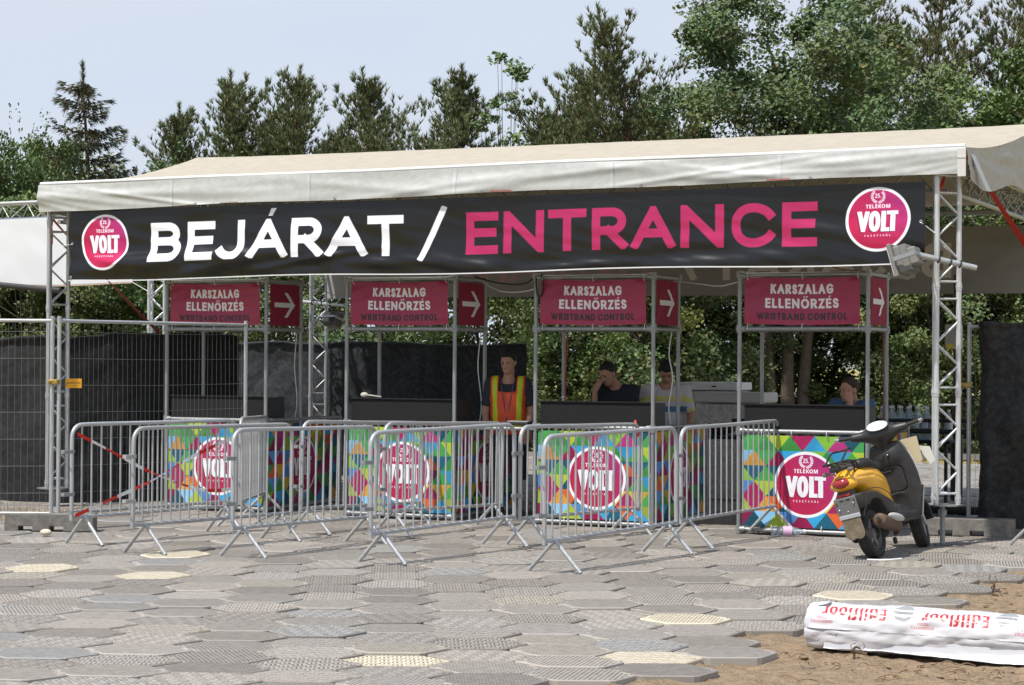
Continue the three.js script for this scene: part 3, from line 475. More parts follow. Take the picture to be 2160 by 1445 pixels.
// ---------- wristband booths ----------
function coupler(x, y, z, axis = 'y') { const g = new THREE.CylinderGeometry(0.031, 0.031, 0.075, 10); if (axis === 'x') g.rotateZ(PI / 2); if (axis === 'z') g.rotateX(PI / 2); return g.translate(x, y, z); }
const printM = (t, r = 0.42) => mat([0.93, 0.93, 0.93], r, { map: t, side: THREE.DoubleSide });
const boothM = { front: printM(boothFrontTex), side: printM(boothSideTex, 0.75), sign: printM(signTex), arrow: printM(arrowTex, 0.85) };
function booth(label, x) {
  const t = thing('wristband_booth', label, 'booth', [x, 0, 0.2], 0, 'wristband control booths in a row'), w = 0.64, D = -0.75, DR = -1.68, r = 0.0205;
  for (const [px, pz, h] of [[-w, 0, 2.53], [w, 0, 2.53], [-w, D, 2.53], [w, D, 2.53], [-w, DR, 1.0], [w, DR, 1.0]]) obj('post', bar([px, 0, pz], [px, h, pz], r, 12), M.galvDull, t);
  for (const y of [2.53, 2.0]) {
    for (const z of [0, D]) obj('rail', bar([-w - 0.03, y, z], [w + 0.03, y, z], r * 1.02, 12), M.galvDull, t);
    for (const s of [-w, w]) obj('rail', bar([s, y - 0.001, D - 0.02], [s, y - 0.001, 0.02], r * 1.01, 12), M.galvDull, t);
    for (const px of [-w, w]) for (const z of [0, D]) obj('coupler', [coupler(px, y, z), coupler(px * 0.965, y, z, 'x')], M.galvDull, t);
  }
  for (const y of [1.0, 0.035]) {
    obj('rail', bar([-w - 0.02, y, 0], [w + 0.02, y, 0], r * 1.02, 12), M.galvDull, t);
    for (const s of [-w, w]) obj('rail', bar([s, y, DR], [s, y, 0], r * 1.01, 12), M.galvDull, t);
    for (const px of [-w, w]) obj('coupler', [coupler(px, y, 0), coupler(px * 0.96, y, 0, 'x')], M.galvDull, t);
  }
  const sheet = (f, m, name, parts = 0) => obj(name, f, m, t);
  sheet(grid(40, 30, (u, v) => [-w + 0.035 + 1.215 * u, 0.07 + 0.89 * v, 0.006 + 0.006 * fbm(u * 4 + x, v * 3)]), boothM.front, 'front_print');
  sheet(grid(40, 30, (u, v) => [w + 0.006 + 0.008 * fbm(u * 4 + x, v * 3 + 7), 0.07 + 0.89 * v, -0.04 - 1.6 * u]), boothM.side, 'side_print');
  sheet(grid(30, 20, (u, v) => [-w + 0.055 + 1.15 * u, 2.04 + 0.455 * v - 0.006 * Math.sin(u * 6 + x), 0.012 + 0.014 * fbm(u * 3 + x, v * 2 + 3) + 0.01 * Math.sin(u * 5 + v * 4)]), boothM.sign, 'wristband_sign');
  sheet(grid(20, 16, (u, v) => [w + 0.012 + 0.01 * fbm(u * 3, v * 2 + x), 2.04 + 0.455 * v, -0.06 - 0.64 * u]), boothM.arrow, 'arrow_sign');
  obj('counter_screen', [rbox(1.2, 0.235, 0.016, 0.005, 1.135, -0.035, 0.004), rbox(1.22, 0.014, 0.035, 0.005, 1.258, -0.03, 0.003)], M.darkPanel, t);
  obj('counter_screen', rbox(0.014, 0.235, 0.42, w - 0.04, 1.134, -0.25, 0.004), M.black, t);
  obj('counter_top', rbox(1.22, 0.03, 0.62, 0, 1.0, -0.36, 0.006), M.darkPanel, t);
  for (const [px, py] of [[-0.4, 1.0], [-0.1, 1.0], [0.25, 1.0], [-0.3, 0.035], [0.2, 0.035], [-0.55, 2.0], [0.0, 2.0], [0.56, 2.0], [0, 2.53], [0.55, 2.53], [-0.55, 2.53]]) obj('cable_tie', new THREE.TorusGeometry(0.034, 0.0035, 5, 14).rotateY(PI / 2).translate(px, py + (py === 0.035 ? 0.02 : py === 2.53 ? -0.018 : py === 1 ? -0.018 : 0.018), 0.006), M.tie, t);
  return t;
}
const bo = booth('first wristband control booth from the left, behind the mesh fence panel', -8.058);
dup(bo, [-5.78, 0, 0.2], 0, 'second wristband control booth from the left, a pale glove on its counter');
dup(bo, [-3.58, 0, 0.2], 0, 'third wristband control booth from the left, two people behind its counter');
dup(bo, [-1.4, 0, 0.2], 0, 'rightmost wristband control booth, beside the yellow scooter');
// cords and cables
const cord = (label, pts, r, m, group) => tag(obj('cable', pipe(pts, r, 5, 50), m), label, 'cable', group);
cord('pale cord hanging down the rear post of the first booth', [[-7.47, 2.0, -0.56], [-7.5, 1.6, -0.56], [-7.46, 1.2, -0.55], [-7.49, 1.0, -0.56]], 0.006, M.tie);
cord('pale cord hanging down the rear post of the second booth', [[-5.19, 2.0, -0.56], [-5.22, 1.6, -0.55], [-5.18, 1.2, -0.56], [-5.2, 1.0, -0.56]], 0.006, M.tie);
cord('pale cord hanging in front of the man in the striped shirt', [[-2.99, 2.0, -0.5], [-3.02, 1.75, -0.5], [-2.98, 1.5, -0.5], [-3.02, 1.2, -0.5], [-3.0, 1.03, -0.5]], 0.007, M.tie);
cord('thin red cable down the left rear post of the third booth', [[-4.18, 2.5, -0.53], [-4.17, 2.0, -0.54], [-4.19, 1.5, -0.53], [-4.18, 1.03, -0.53]], 0.007, M.red);
cord('red cable down the right rear post of the rightmost booth', [[-0.79, 2.0, -0.56], [-0.78, 1.5, -0.56], [-0.79, 1.0, -0.56]], 0.013, mat([0.3, 0.09, 0.07], 0.7));
cord('black cable looped between the second and third booth tops', [[-5.1, 2.56, -0.2], [-4.8, 2.49, -0.1], [-4.45, 2.47, 0], [-4.22, 2.55, 0.18]], 0.008, M.black);
cord('pale cable sagging between the second and third booth tops', [[-5.1, 2.53, -0.3], [-4.75, 2.4, -0.1], [-4.45, 2.39, 0], [-4.22, 2.42, 0.16]], 0.006, M.tie);
cord('black cable loop over the top left corner of the third booth sign', [[-4.21, 2.54, 0.22], [-4.2, 2.42, 0.235], [-4.17, 2.33, 0.235], [-4.13, 2.38, 0.235], [-4.13, 2.5, 0.23], [-4.15, 2.56, 0.22]], 0.009, M.black);
cord('pale cables sagging between the third and fourth booth tops', [[-2.94, 2.5, -0.4], [-2.6, 2.46, -0.2], [-2.3, 2.43, 0], [-2.04, 2.47, 0.16]], 0.006, M.tie);
cord('thin wire from the first booth to the rear tower', [[-7.42, 2.52, -0.5], [-7.9, 2.44, -2.2], [-9.0, 2.4, -4.2], [-10.2, 2.45, -5.9]], 0.005, M.tie);
cord('orange cable dangling above the rightmost booth sign', [[-1.25, 2.72, -0.2], [-1.2, 2.62, -0.1], [-1.0, 2.57, 0], [-0.85, 2.56, 0.18]], 0.006, mat([0.5, 0.12, 0.03], 0.6));

// ---------- crowd barriers ----------
function barrier(label) {
  const t = thing('crowd_barrier', label, 'barrier', [0, 0, 0], 0, 'crowd barriers forming the queue lanes'), L = 2.05, H = 1.078, r = 0.019, c = 0.11;
  const pts = [[0, 0.225, 0], [0, 0.5, 0], [0, H - c, 0]];
  for (let k = 1; k <= 5; k++) { const a = k / 6 * PI / 2; pts.push([c - Math.cos(a) * c, H - c + Math.sin(a) * c, 0]); }
  pts.push([c, H, 0], [L / 2, H, 0], [L - c, H, 0]);
  for (let k = 1; k <= 5; k++) { const a = PI / 2 - k / 6 * PI / 2; pts.push([L - c + Math.cos(a) * c, H - c + Math.sin(a) * c, 0]); }
  pts.push([L, H - c, 0], [L, 0.5, 0], [L, 0.225, 0]);
  obj('frame', pipe(pts, r, 10, 110), M.galv, t);
  obj('bottom_rail', bar([0.005, 0.252, 0], [L - 0.005, 0.252, 0], 0.0165, 10), M.galv, t);
  for (let k = 1; k <= 17; k++) { const x = L * k / 18; obj('upright_bar', bar([x, 0.255, 0], [x, H - 0.004, 0], 0.0078, 8), M.galv, t); }
  for (const x of [0.15, L - 0.15]) for (const s of [-1, 1]) obj('foot_leg', [bar([x, 0.25, s * 0.004], [x, 0.006, s * 0.245], 0.0168, 10)], M.galv, t);
  for (const y of [0.46, 0.84]) obj('hook', [rbox(0.12, 0.032, 0.004, -0.045, y, 0.022, 0.002, 1), rbox(0.12, 0.032, 0.004, -0.045, y, -0.022, 0.002, 1), rbox(0.004, 0.032, 0.046, -0.105, y, 0, 0.002, 1)], M.galvDull, t);
  return t;
}
const BARS = [
  [-6.925, 4.365, 76.5, 'crowd barrier tied with red and white tape, leftmost of the front row'],
  [-5.962, 4.819, 79.2, 'second crowd barrier from the left in the front row'],
  [-5.057, 4.683, 82, 'third crowd barrier from the left in the front row'],
  [-3.765, 4.631, 79, 'fourth crowd barrier from the left in the front row'],
  [-2.239, 4.595, 79, 'nearest crowd barrier, rightmost of the front row'],
  [-5.70, 2.42, 82.5, 'rear crowd barrier leading to the left of the second booth'],
  [-4.82, 2.406, 81.5, 'rear crowd barrier leading to the second booth'],
  [-3.35, 2.564, 79, 'rear crowd barrier leading to the third booth, red tape on its far corner'],
  [-1.955, 2.15, 81.5, 'rear crowd barrier ending at the rightmost booth, near the bottle'],
  [-6.65, 1.97, 113.5, 'crowd barrier seen end-on in front of the first booth'],
  [0.84, 0.5, 84, 'crowd barrier at the right edge, only a foot in view'],
];
let bar0 = null;
for (const [x, z, a, label] of BARS) { if (!bar0) { bar0 = barrier(label); bar0.position.set(x, 0, z); bar0.rotation.y = deg(a); } else { const d = dup(bar0, [x, 0, z], deg(a), label), q = Math.round(x * 7 + z * 13); if (q % 3 === 0) for (const o of d.children) o.material = M.galvOld; d.rotation.z = 0.006 * ((q % 5) - 2); } }
// barrier tape
const tapeTex = canvasTex(256, 16, (c, w, h) => { c.fillStyle = '#efefef'; c.fillRect(0, 0, w, h); c.fillStyle = '#d62218'; c.fillRect(0, 0, w / 2, h); });
const tapeM = mat([0.92, 0.92, 0.92], 0.4, { map: tapeTex, side: THREE.DoubleSide });
function tape(label, pts, w) {
  const cv = new THREE.CatmullRomCurve3(pts.map((p) => V(...p))), L = cv.getLength();
  tag(obj('barrier_tape', grid(90, 2, (u, v) => { const p = cv.getPoint(u), tw = 1.6 * Math.sin(u * 7 + 0.6) * Math.sin(u * PI); return [p.x + 0.02 * Math.sin(tw) * (v - 0.5), p.y + (v - 0.5) * w * (0.35 + 0.65 * Math.abs(Math.cos(tw))), p.z + (v - 0.5) * w * Math.sin(tw)]; }, (u, v) => [u * L / 0.42, v]), tapeM), label, 'tape', 'red and white tape on the left barrier');
}
{
  const d = [Math.cos(deg(76.5)), -Math.sin(deg(76.5))], on = (s, y, o = 0.05) => [-6.925 + d[0] * s + o * 0.97, y, 4.365 + d[1] * s + o * 0.23];
  tape('red and white tape sagging from the top left corner of the leftmost barrier', [on(0.02, 1.0), on(0.35, 0.86), on(0.8, 0.66), on(1.2, 0.52), on(1.6, 0.42), on(2.02, 0.42)], 0.032);
  tape('red and white tape rising across the leftmost barrier from its lower left corner', [on(0.0, 0.27), on(0.4, 0.39), on(0.9, 0.54), on(1.4, 0.74), on(2.0, 0.93)], 0.036);
  tag(obj('barrier_tape', [pipe([[-2.99, 1.09, 0.57], [-2.965, 1.04, 0.6], [-2.95, 0.97, 0.57], [-2.97, 0.93, 0.6]], 0.012, 6, 20)], M.redBright), 'scrap of red tape knotted on a barrier corner before the third booth', 'tape');
}
// ---------- mesh fences, feet and shade cloths ----------
function fence(label, a, b, H = 2.05) {
  const L = Math.hypot(b[0] - a[0], b[1] - a[1]), t = thing('mesh_fence', label, 'fence', [a[0], 0, a[1]], Math.atan2(-(b[1] - a[1]), b[0] - a[0]), 'temporary mesh fence panels'), R = rng(31);
  for (const x of [0, L]) obj('fence_post', bar([x, 0.06, 0], [x, H + 0.03, 0], 0.021, 10), M.galv, t);
  obj('top_tube', bar([0, H - 0.015, 0], [L, H - 0.015, 0], 0.018, 10), M.galv, t); obj('bottom_tube', bar([0, 0.16, 0], [L, 0.16, 0], 0.017, 10), M.galv, t);
  const w = []; for (let x = 0.062; x < L - 0.02; x += 0.062) { const k = 0.008 * Math.sin(x * 9); w.push(bar([x + (R() - 0.5) * 0.006, 0.16, 0], [x + k, H * 0.6, 0.004], 0.0016, 4), bar([x + k, H * 0.6, 0.004], [x, H - 0.02, 0], 0.0016, 4)); }
  for (let y = 0.36; y < H; y += 0.262) w.push(bar([0, y, 0], [L / 2, y - 0.012, 0.006], 0.0016, 4), bar([L / 2, y - 0.012, 0.006], [L, y, 0], 0.0016, 4));
  obj('wire_mesh', w, M.steelWire, t, 'stuff'); return t;
}
fence('mesh fence panel across the left tower and the first booth', [-8.03, 3.07], [-7.43, 0.6]);
fence('mesh fence panel leaving the picture at the left edge', [-10.35, 4.1], [-8.09, 3.1]);
fence('mesh fence panel behind the right tower with its post showing', [0.0, -0.82], [2.6, -1.9]);
const foot = (label, x, z, turn) => { // concrete block with notches below and fork slots
  const s = new THREE.Shape(); s.moveTo(-0.42, 0); for (const n of [-0.32, -0.02]) { s.lineTo(n + 0.02, 0); s.lineTo(n + 0.02, 0.05); s.lineTo(n + 0.17, 0.05); s.lineTo(n + 0.17, 0); } s.lineTo(0.42, 0); s.lineTo(0.42, 0.155); s.lineTo(-0.42, 0.155);
  const g = new THREE.ExtrudeGeometry(s, { depth: 0.2, bevelEnabled: true, bevelSize: 0.008, bevelThickness: 0.008, bevelSegments: 2 }).translate(0, 0, -0.1);
  const o = tag(obj('concrete_block', g, mat([0.24, 0.222, 0.20], 0.93, { map: grimeMap })), label, 'concrete block', 'concrete feet of the mesh fences'); o.position.set(x, 0.006, z); o.rotation.y = turn;
};
foot('concrete fence foot under the two posts at the left tower', -8.06, 3.14, deg(24)); foot('concrete fence foot behind the screw jack of the right tower', 0.07, -0.55, deg(6));
{
  const gold = mat([0.42, 0.29, 0.08], 0.45, { metalness: 0.6 });
  tag(obj('fence_clamp', [rbox(0.11, 0.05, 0.06, 0, 0, 0, 0.012), bar([-0.02, 0, 0.03], [-0.02, 0, 0.065], 0.014, 6)], gold), 'brass coloured clamp joining the two fence posts at the left', 'clamp').position.set(-8.06, 1.44, 3.11);
  tag(obj('fence_clamp', [rbox(0.12, 0.05, 0.06, 0, 0, 0, 0.012), bar([-0.03, 0, 0.03], [-0.03, 0, 0.06], 0.014, 6)], gold), 'brass coloured clamp on the right fence post', 'clamp').position.set(-0.03, 1.46, -0.81);
  const o = tag(obj('rental_plate', grid(1, 1, (u, v) => [0.155 * u, 0.092 * v, 0]), mat([1, 1, 1], 0.5, { map: yellowTagTex, side: THREE.DoubleSide })), 'small yellow rental company plate on the left mesh fence', 'sign'); o.position.set(-8.02, 1.38, 2.98); o.rotation.y = deg(40);
}
const clothTex = noiseTex(512, 512, (x, y) => { const n = tileNoise(x, y, 512, 2), f = tileNoise(x + 11, y + 71, 512, 30, 2), g = tileNoise(x * 1, y + 9, 512, 9), v = 128 * (1 + 0.5 * n + 0.45 * g + 0.75 * Math.max(0, f)); return [v * 0.98, v, v * 1.03]; });
function cloth(label, pts, top, base, col, folds = 0.03) {
  const cv = new THREE.CatmullRomCurve3(pts.map((p) => V(p[0], 0, p[1])), false, 'catmullrom', 0.1), L = cv.getLength(), seed = pts[0][0];
  const t = thing('shade_cloth', label, 'shade cloth', [0, 0, 0], 0, 'black shade cloths on the fences');
  const f = (u, v) => { const p = cv.getPointAt(u), s = u * L, h = top(u); return [p.x + 0.3 * folds * fbm(s, v * 2), lerp(base, h, v), p.z + folds * (1.3 * fbm(s * 0.8 + seed, v * 1.3) + 0.5 * Math.sin(s * 5 + 3 * fbm(s, seed)) * (0.3 + 0.5 * v) + 0.25 * fbm(s * 4, v * 6))]; };
  const m = mat(col, 0.85, { map: clothTex, side: THREE.DoubleSide });
  obj('sheet', grid(Math.ceil(L * 26), 44, f, (u, v) => [u * L / 1.1, v * 1.8]), m, t);
  obj('hem_fold', grid(Math.ceil(L * 20), 4, (u, v) => { const p = f(u, 1), s = u * L; return [p[0], p[1] - (0.05 + 0.05 * Math.max(0, fbm(s * 1.3, 8))) * v + 0.015 * Math.sin(v * PI), p[2] + 0.012 + 0.035 * Math.sin(v * PI * 0.9) + 0.012 * fbm(s * 6, v)]; }, (u, v) => [u * L, v * 0.1]), m, t);
}
cloth('black shade cloth with a wavy top behind the left tower', [[-14.5, 0.6], [-12, 0.15], [-10.2, 0.05], [-9.5, -0.7], [-8.95, -1.75]], (u) => 1.94 + 0.07 * fbm(u * 5, 1) + 0.05 * Math.sin(u * 9), 0.0, [0.042, 0.044, 0.047], 0.04);
cloth('grey black shade cloth running behind the first two booths', [[-19, -5.0], [-14, -5.75], [-11.9, -6.3], [-9.5, -6.45], [-7.3, -6.62]], (u) => 1.95 + 0.04 * fbm(u * 8, 5) - 0.06 * u * u, 0.0, [0.085, 0.09, 0.098], 0.05);
cloth('black shade cloth gathered at the right edge beyond the tower', [[0.1, -0.86], [0.2, -0.74], [0.6, -0.9], [1.0, -1.06], [2.6, -1.72]], (u) => 2.08 + 0.03 * fbm(u * 4, 7), 0.06, [0.075, 0.072, 0.07], 0.17);

// ---------- small things around the booths ----------
const pet = mat([0.82, 0.88, 0.92], 0.12, { transmission: 0.85, ior: 1.4, thickness: 0 });
function bottle(label, group, capM = M.white, wrap) {
  const t = thing('water_bottle', label, 'bottle', [0, 0, 0], 0, group);
  obj('bottle_body', lathe([[0, 0.002], [0.03, 0], [0.037, 0.012], [0.037, 0.06], [0.034, 0.085], [0.037, 0.11], [0.037, 0.16], [0.034, 0.19], [0.022, 0.235], [0.0135, 0.255], [0.013, 0.275]], 18), pet, t);
  obj('cap', new THREE.CylinderGeometry(0.0155, 0.0155, 0.02, 12).translate(0, 0.284, 0), capM, t);
  if (wrap) obj('wrapper', new THREE.CylinderGeometry(0.0378, 0.0378, 0.075, 18, 1, true).translate(0, 0.14, 0), wrap, t);
  return t;
}
{
  const b = bottle('clear plastic bottle standing on the third booth counter', null); b.position.set(-4.1, 1.016, -0.25); b.scale.setScalar(0.98);
  const g = bottle('crumpled water bottle lying on the mats before the rightmost booth', null, M.white, mat([0.66, 0.42, 0.6], 0.5)); g.position.set(-1.62, 0.052, 0.5); g.rotation.set(0, deg(20), deg(-90)); g.scale.set(1.35, 1.12, 1.35);
  const glove = thing('pale_glove', 'pale crumpled glove lying on the second booth counter', 'glove', [-6.22, 1.267, 0.17], 0.2);
  obj('palm', ball(0.035, 0, 0.03, 0, 1.2, 0.8, 0.9), mat([0.5, 0.48, 0.42], 0.9), glove); for (let k = 0; k < 4; k++) obj('finger', pipe([[0.02, 0.03, -0.02 + k * 0.012], [0.09, 0.022, -0.02 + k * 0.014], [0.14 + 0.05 * (k % 2), 0.01, -0.015 + k * 0.012]], 0.008, 6, 10), mat([0.4, 0.38, 0.34], 0.9), glove);
}
{ // white chest cabinets behind the counters
  const wm = mat([0.68, 0.67, 0.64], 0.55, { map: grimeMap }), t = thing('white_cabinet', 'grey white cabinet with a lifted lid between the third and fourth booths', 'cabinet', [-3.6, 0, -4.5]);
  obj('carcass', rbox(0.78, 1.16, 0.6, 0, 0.58, 0, 0.02), wm, t); obj('lid', rbox(0.86, 0.13, 0.66, 0.04, 1.235, 0.02, 0.03), mat([0.55, 0.54, 0.52], 0.5), t); obj('front_panel', rbox(0.6, 0.5, 0.012, 0.02, 0.72, 0.305, 0.01), wm, t); obj('dark_slot', rbox(0.26, 0.11, 0.02, 0.2, 0.93, 0.303, 0.05, 4), M.black, t);
  const k = thing('white_cabinet', 'taller white cabinet behind the man in the striped shirt', 'cabinet', [-4.05, 0, -5.15]); obj('carcass', rbox(0.72, 1.3, 0.6, 0, 0.65, 0, 0.02), wm, k); obj('lid', rbox(0.76, 0.1, 0.64, 0, 1.36, 0, 0.02), mat([0.72, 0.73, 0.75], 0.4), k); obj('badge', box(0.06, 0.018, 0.004, 0.08, 1.36, 0.322), M.black, k);
  const bag = tag(obj('dark_bag', solid((x, y, z) => smin(smin(ell(x, y, z, [0, 0.05, 0], [0.2, 0.06, 0.12]), ell(x, y, z, [0.1, 0.08, 0.02], [0.1, 0.05, 0.1]), 0.04), ell(x, y, z, [-0.12, 0.07, -0.01], [0.09, 0.05, 0.09]), 0.03), [-0.26, -0.04, -0.18], [0.26, 0.18, 0.18], 0.02), mat([0.05, 0.022, 0.022], 0.9)), 'dark red and black bag on the table beside the man in the striped shirt', 'bag'); bag.position.set(-3.05, 0.87, -2.2);
  const tb = thing('folding_table', 'low dark table between the third and fourth booths', 'table', [-2.9, 0, -2.2]); obj('table_top', rbox(1.1, 0.03, 0.6, 0, 0.84, 0, 0.008), M.darkPanel, tb); for (const [x, z] of [[-0.5, -0.25], [0.5, -0.25], [-0.5, 0.25], [0.5, 0.25]]) obj('leg', bar([x, 0, z], [x, 0.83, z], 0.014, 8), M.galvDull, tb);
  const lp = thing('document_tray', 'dark tray of papers beside the man in the orange vest', 'tray', [-4.52, 1.0, -0.02], deg(8)); obj('tray', rbox(0.3, 0.035, 0.24, 0, 0.02, 0, 0.01), M.black, lp); obj('paper', rbox(0.22, 0.006, 0.2, 0.03, 0.042, 0.01, 0.002, 1), mat([0.4, 0.42, 0.42], 0.7), lp);
  const gr = thing('hand_rail', 'grey tube rail across the gap before the man in the orange vest', 'rail', [-5.14, 0, 0.1]); obj('tube', bar([0.02, 0.96, 0], [0.9, 0.97, 0], 0.02, 10), M.galvDull, gr);  obj('post', bar([0.45, 0, -0.02], [0.45, 0.95, -0.02], 0.018, 10), M.galvDull, gr);
}
{ // water table behind the rightmost booth
  const t = thing('pipe_table', 'black plastic table behind the rightmost booth carrying water bottles', 'table', [-1.5, 0, -5]);
  obj('table_top', rbox(1.0, 0.035, 0.6, 0, 0.73, 0, 0.01), M.darkPanel, t); for (const [x, z] of [[-0.44, 0.24], [0.44, 0.24], [-0.44, -0.24], [0.44, -0.24]]) obj('leg', bar([x, 0, z], [x, 0.72, z], 0.022, 8), M.black, t);
  obj('rail', bar([-0.5, 0.98, 0.3], [0.75, 0.99, 0.3], 0.022, 10), M.black, t); obj('rail', bar([0.0, 0.86, 0.32], [0.7, 0.86, 0.32], 0.03, 10), M.black, t);
  const wb = bottle('clear water bottle in the shrink-wrapped stack on the black table', 'water bottles stacked on the black table', M.white, mat([0.55, 0.62, 0.72], 0.5)); wb.position.set(-1.86, 0.748, -4.88); wb.scale.setScalar(1.35);
  const R = rng(9); for (let i = 0; i < 7; i++) for (let j = 0; j < 2; j++) { if (!i && !j) continue; const d = dup(wb, [-1.86 + i * 0.105, 0.748, -4.88 - j * 0.11], R() * 6); d.scale.setScalar(1.35 + 0.1 * (R() - 0.5)); }
  const lone = dup(wb, [-1.05, 0.748, -4.86], 1, 'single tall water bottle at the right end of the black table', null); delete lone.userData.group; lone.scale.setScalar(1.25);
  const p = thing('service_post', 'brown wooden post with a grey meter box behind the right tower', 'post', [-1.1, 0, -5.6]);
  obj('post', solidPost(), M.wood, p); obj('meter_box', rbox(0.19, 0.3, 0.13, -0.02, 1.99, 0.13, 0.012), mat([0.4, 0.39, 0.36], 0.5), p);
  obj('sticker', [box(0.075, 0.06, 0.004, -0.055, 1.875, 0.197)], mat([0.75, 0.6, 0.06], 0.6), p); obj('sticker', [box(0.06, 0.06, 0.004, 0.02, 1.875, 0.197)], mat([0.7, 0.7, 0.68], 0.6), p); obj('digits', [box(0.008, 0.034, 0.003, 0.012, 1.875, 0.2005), box(0.02, 0.008, 0.003, 0.006, 1.89, 0.2005), box(0.008, 0.034, 0.003, 0.036, 1.875, 0.2005), box(0.02, 0.008, 0.003, 0.03, 1.89, 0.2005)], M.black, p); obj('sleeve', bar([0, 0, 0.03], [0, 0.9, 0.03], 0.075, 10), M.black, p);
}
function solidPost() { return bar([0, 0, 0], [0, 2.75, 0], 0.062, 10, 0.05); }
tag(obj('ground_hose', pipe([[-1.6, 0.04, -3.4], [-0.5, 0.05, -3.1], [0.4, 0.06, -2.7], [1.2, 0.05, -2.8], [2.4, 0.05, -3.2]], 0.05, 8, 50), M.rubber), 'thick black hose lying on the ground behind the right tower', 'hose');
tag(obj('rubber_sheet', grid(30, 10, (u, v) => [-0.9 + 2.4 * u, 0.02 + 0.09 * Math.abs(fbm(u * 4, v * 2)) , -1.6 - 1.0 * v]), mat([0.03, 0.03, 0.03], 0.8, { side: THREE.DoubleSide })), 'black rubber sheeting spread behind the right fence foot', 'sheeting');
// ---------- people ----------
const skinM = mat([0.40, 0.215, 0.145], 0.6), eyeM = mat([0.05, 0.035, 0.03], 0.3);
function headField(x, y, z) { // centre of the skull at the origin, face towards +z
  let d = ell(x, y, z, [0, 0.022, -0.012], [0.076, 0.098, 0.096]);
  d = smin(d, ell(x, y, z, [0, -0.045, 0.022], [0.060, 0.078, 0.070]), 0.04); d = smin(d, ell(x, y, z, [0, -0.092, 0.045], [0.034, 0.026, 0.034]), 0.035);
  d = smin(d, cap(x, y, z, [-0.036, 0.022, 0.074], [0.036, 0.022, 0.074], 0.013), 0.02); d = smax(d, -ell(x, y, z, [-0.030, 0.002, 0.098], [0.017, 0.011, 0.016]), 0.012); d = smax(d, -ell(x, y, z, [0.030, 0.002, 0.098], [0.017, 0.011, 0.016]), 0.012);
  d = smin(d, cap(x, y, z, [0, 0.006, 0.086], [0, -0.036, 0.106], 0.008, 0.013), 0.012); d = smin(d, cap(x, y, z, [-0.012, -0.038, 0.094], [0.012, -0.038, 0.094], 0.009), 0.01);
  d = smin(d, cap(x, y, z, [-0.019, -0.066, 0.082], [0.019, -0.066, 0.082], 0.007), 0.008); d = smax(d, -cap(x, y, z, [-0.022, -0.0665, 0.094], [0.022, -0.0665, 0.094], 0.003), 0.004);
  for (const s of [-1, 1]) d = smin(d, ell(x, y, z, [s * 0.078, -0.008, -0.014], [0.010, 0.031, 0.019]), 0.012);
  return d;
}
function handParts(w, dir, up, curl, r = 1) { // wrist point, direction of the fingers, back-of-hand normal: palm, four fingers, a thumb
  const W = V(...w), D = V(...dir).normalize(), U = V(...up).addScaledVector(D, -V(...up).dot(D)).normalize(), S = D.clone().cross(U), out = [];
  const P = (a, b, c) => W.clone().addScaledVector(D, a * r).addScaledVector(U, b * r).addScaledVector(S, c * r).toArray();
  for (let k = 0; k < 4; k++) { const s = (k - 1.5) * 0.021, l = [0.066, 0.076, 0.071, 0.055][k]; out.push([P(0.01, 0, s * 0.7), P(0.088, 0, s), 0.017, 0.0125]); const m = P(0.088 + l * 0.55, -curl * 0.02, s), e = P(0.088 + l * (1 - 0.45 * curl), -curl * 0.055, s); out.push([P(0.088, 0, s), m, 0.0098, 0.009], [m, e, 0.009, 0.0078]); }
  out.push([P(0.02, -0.006, -0.03), P(0.062, -0.02, -0.052), 0.015, 0.011], [P(0.062, -0.02, -0.052), P(0.1, -0.026, -0.056), 0.0105, 0.009]);
  return out;
}
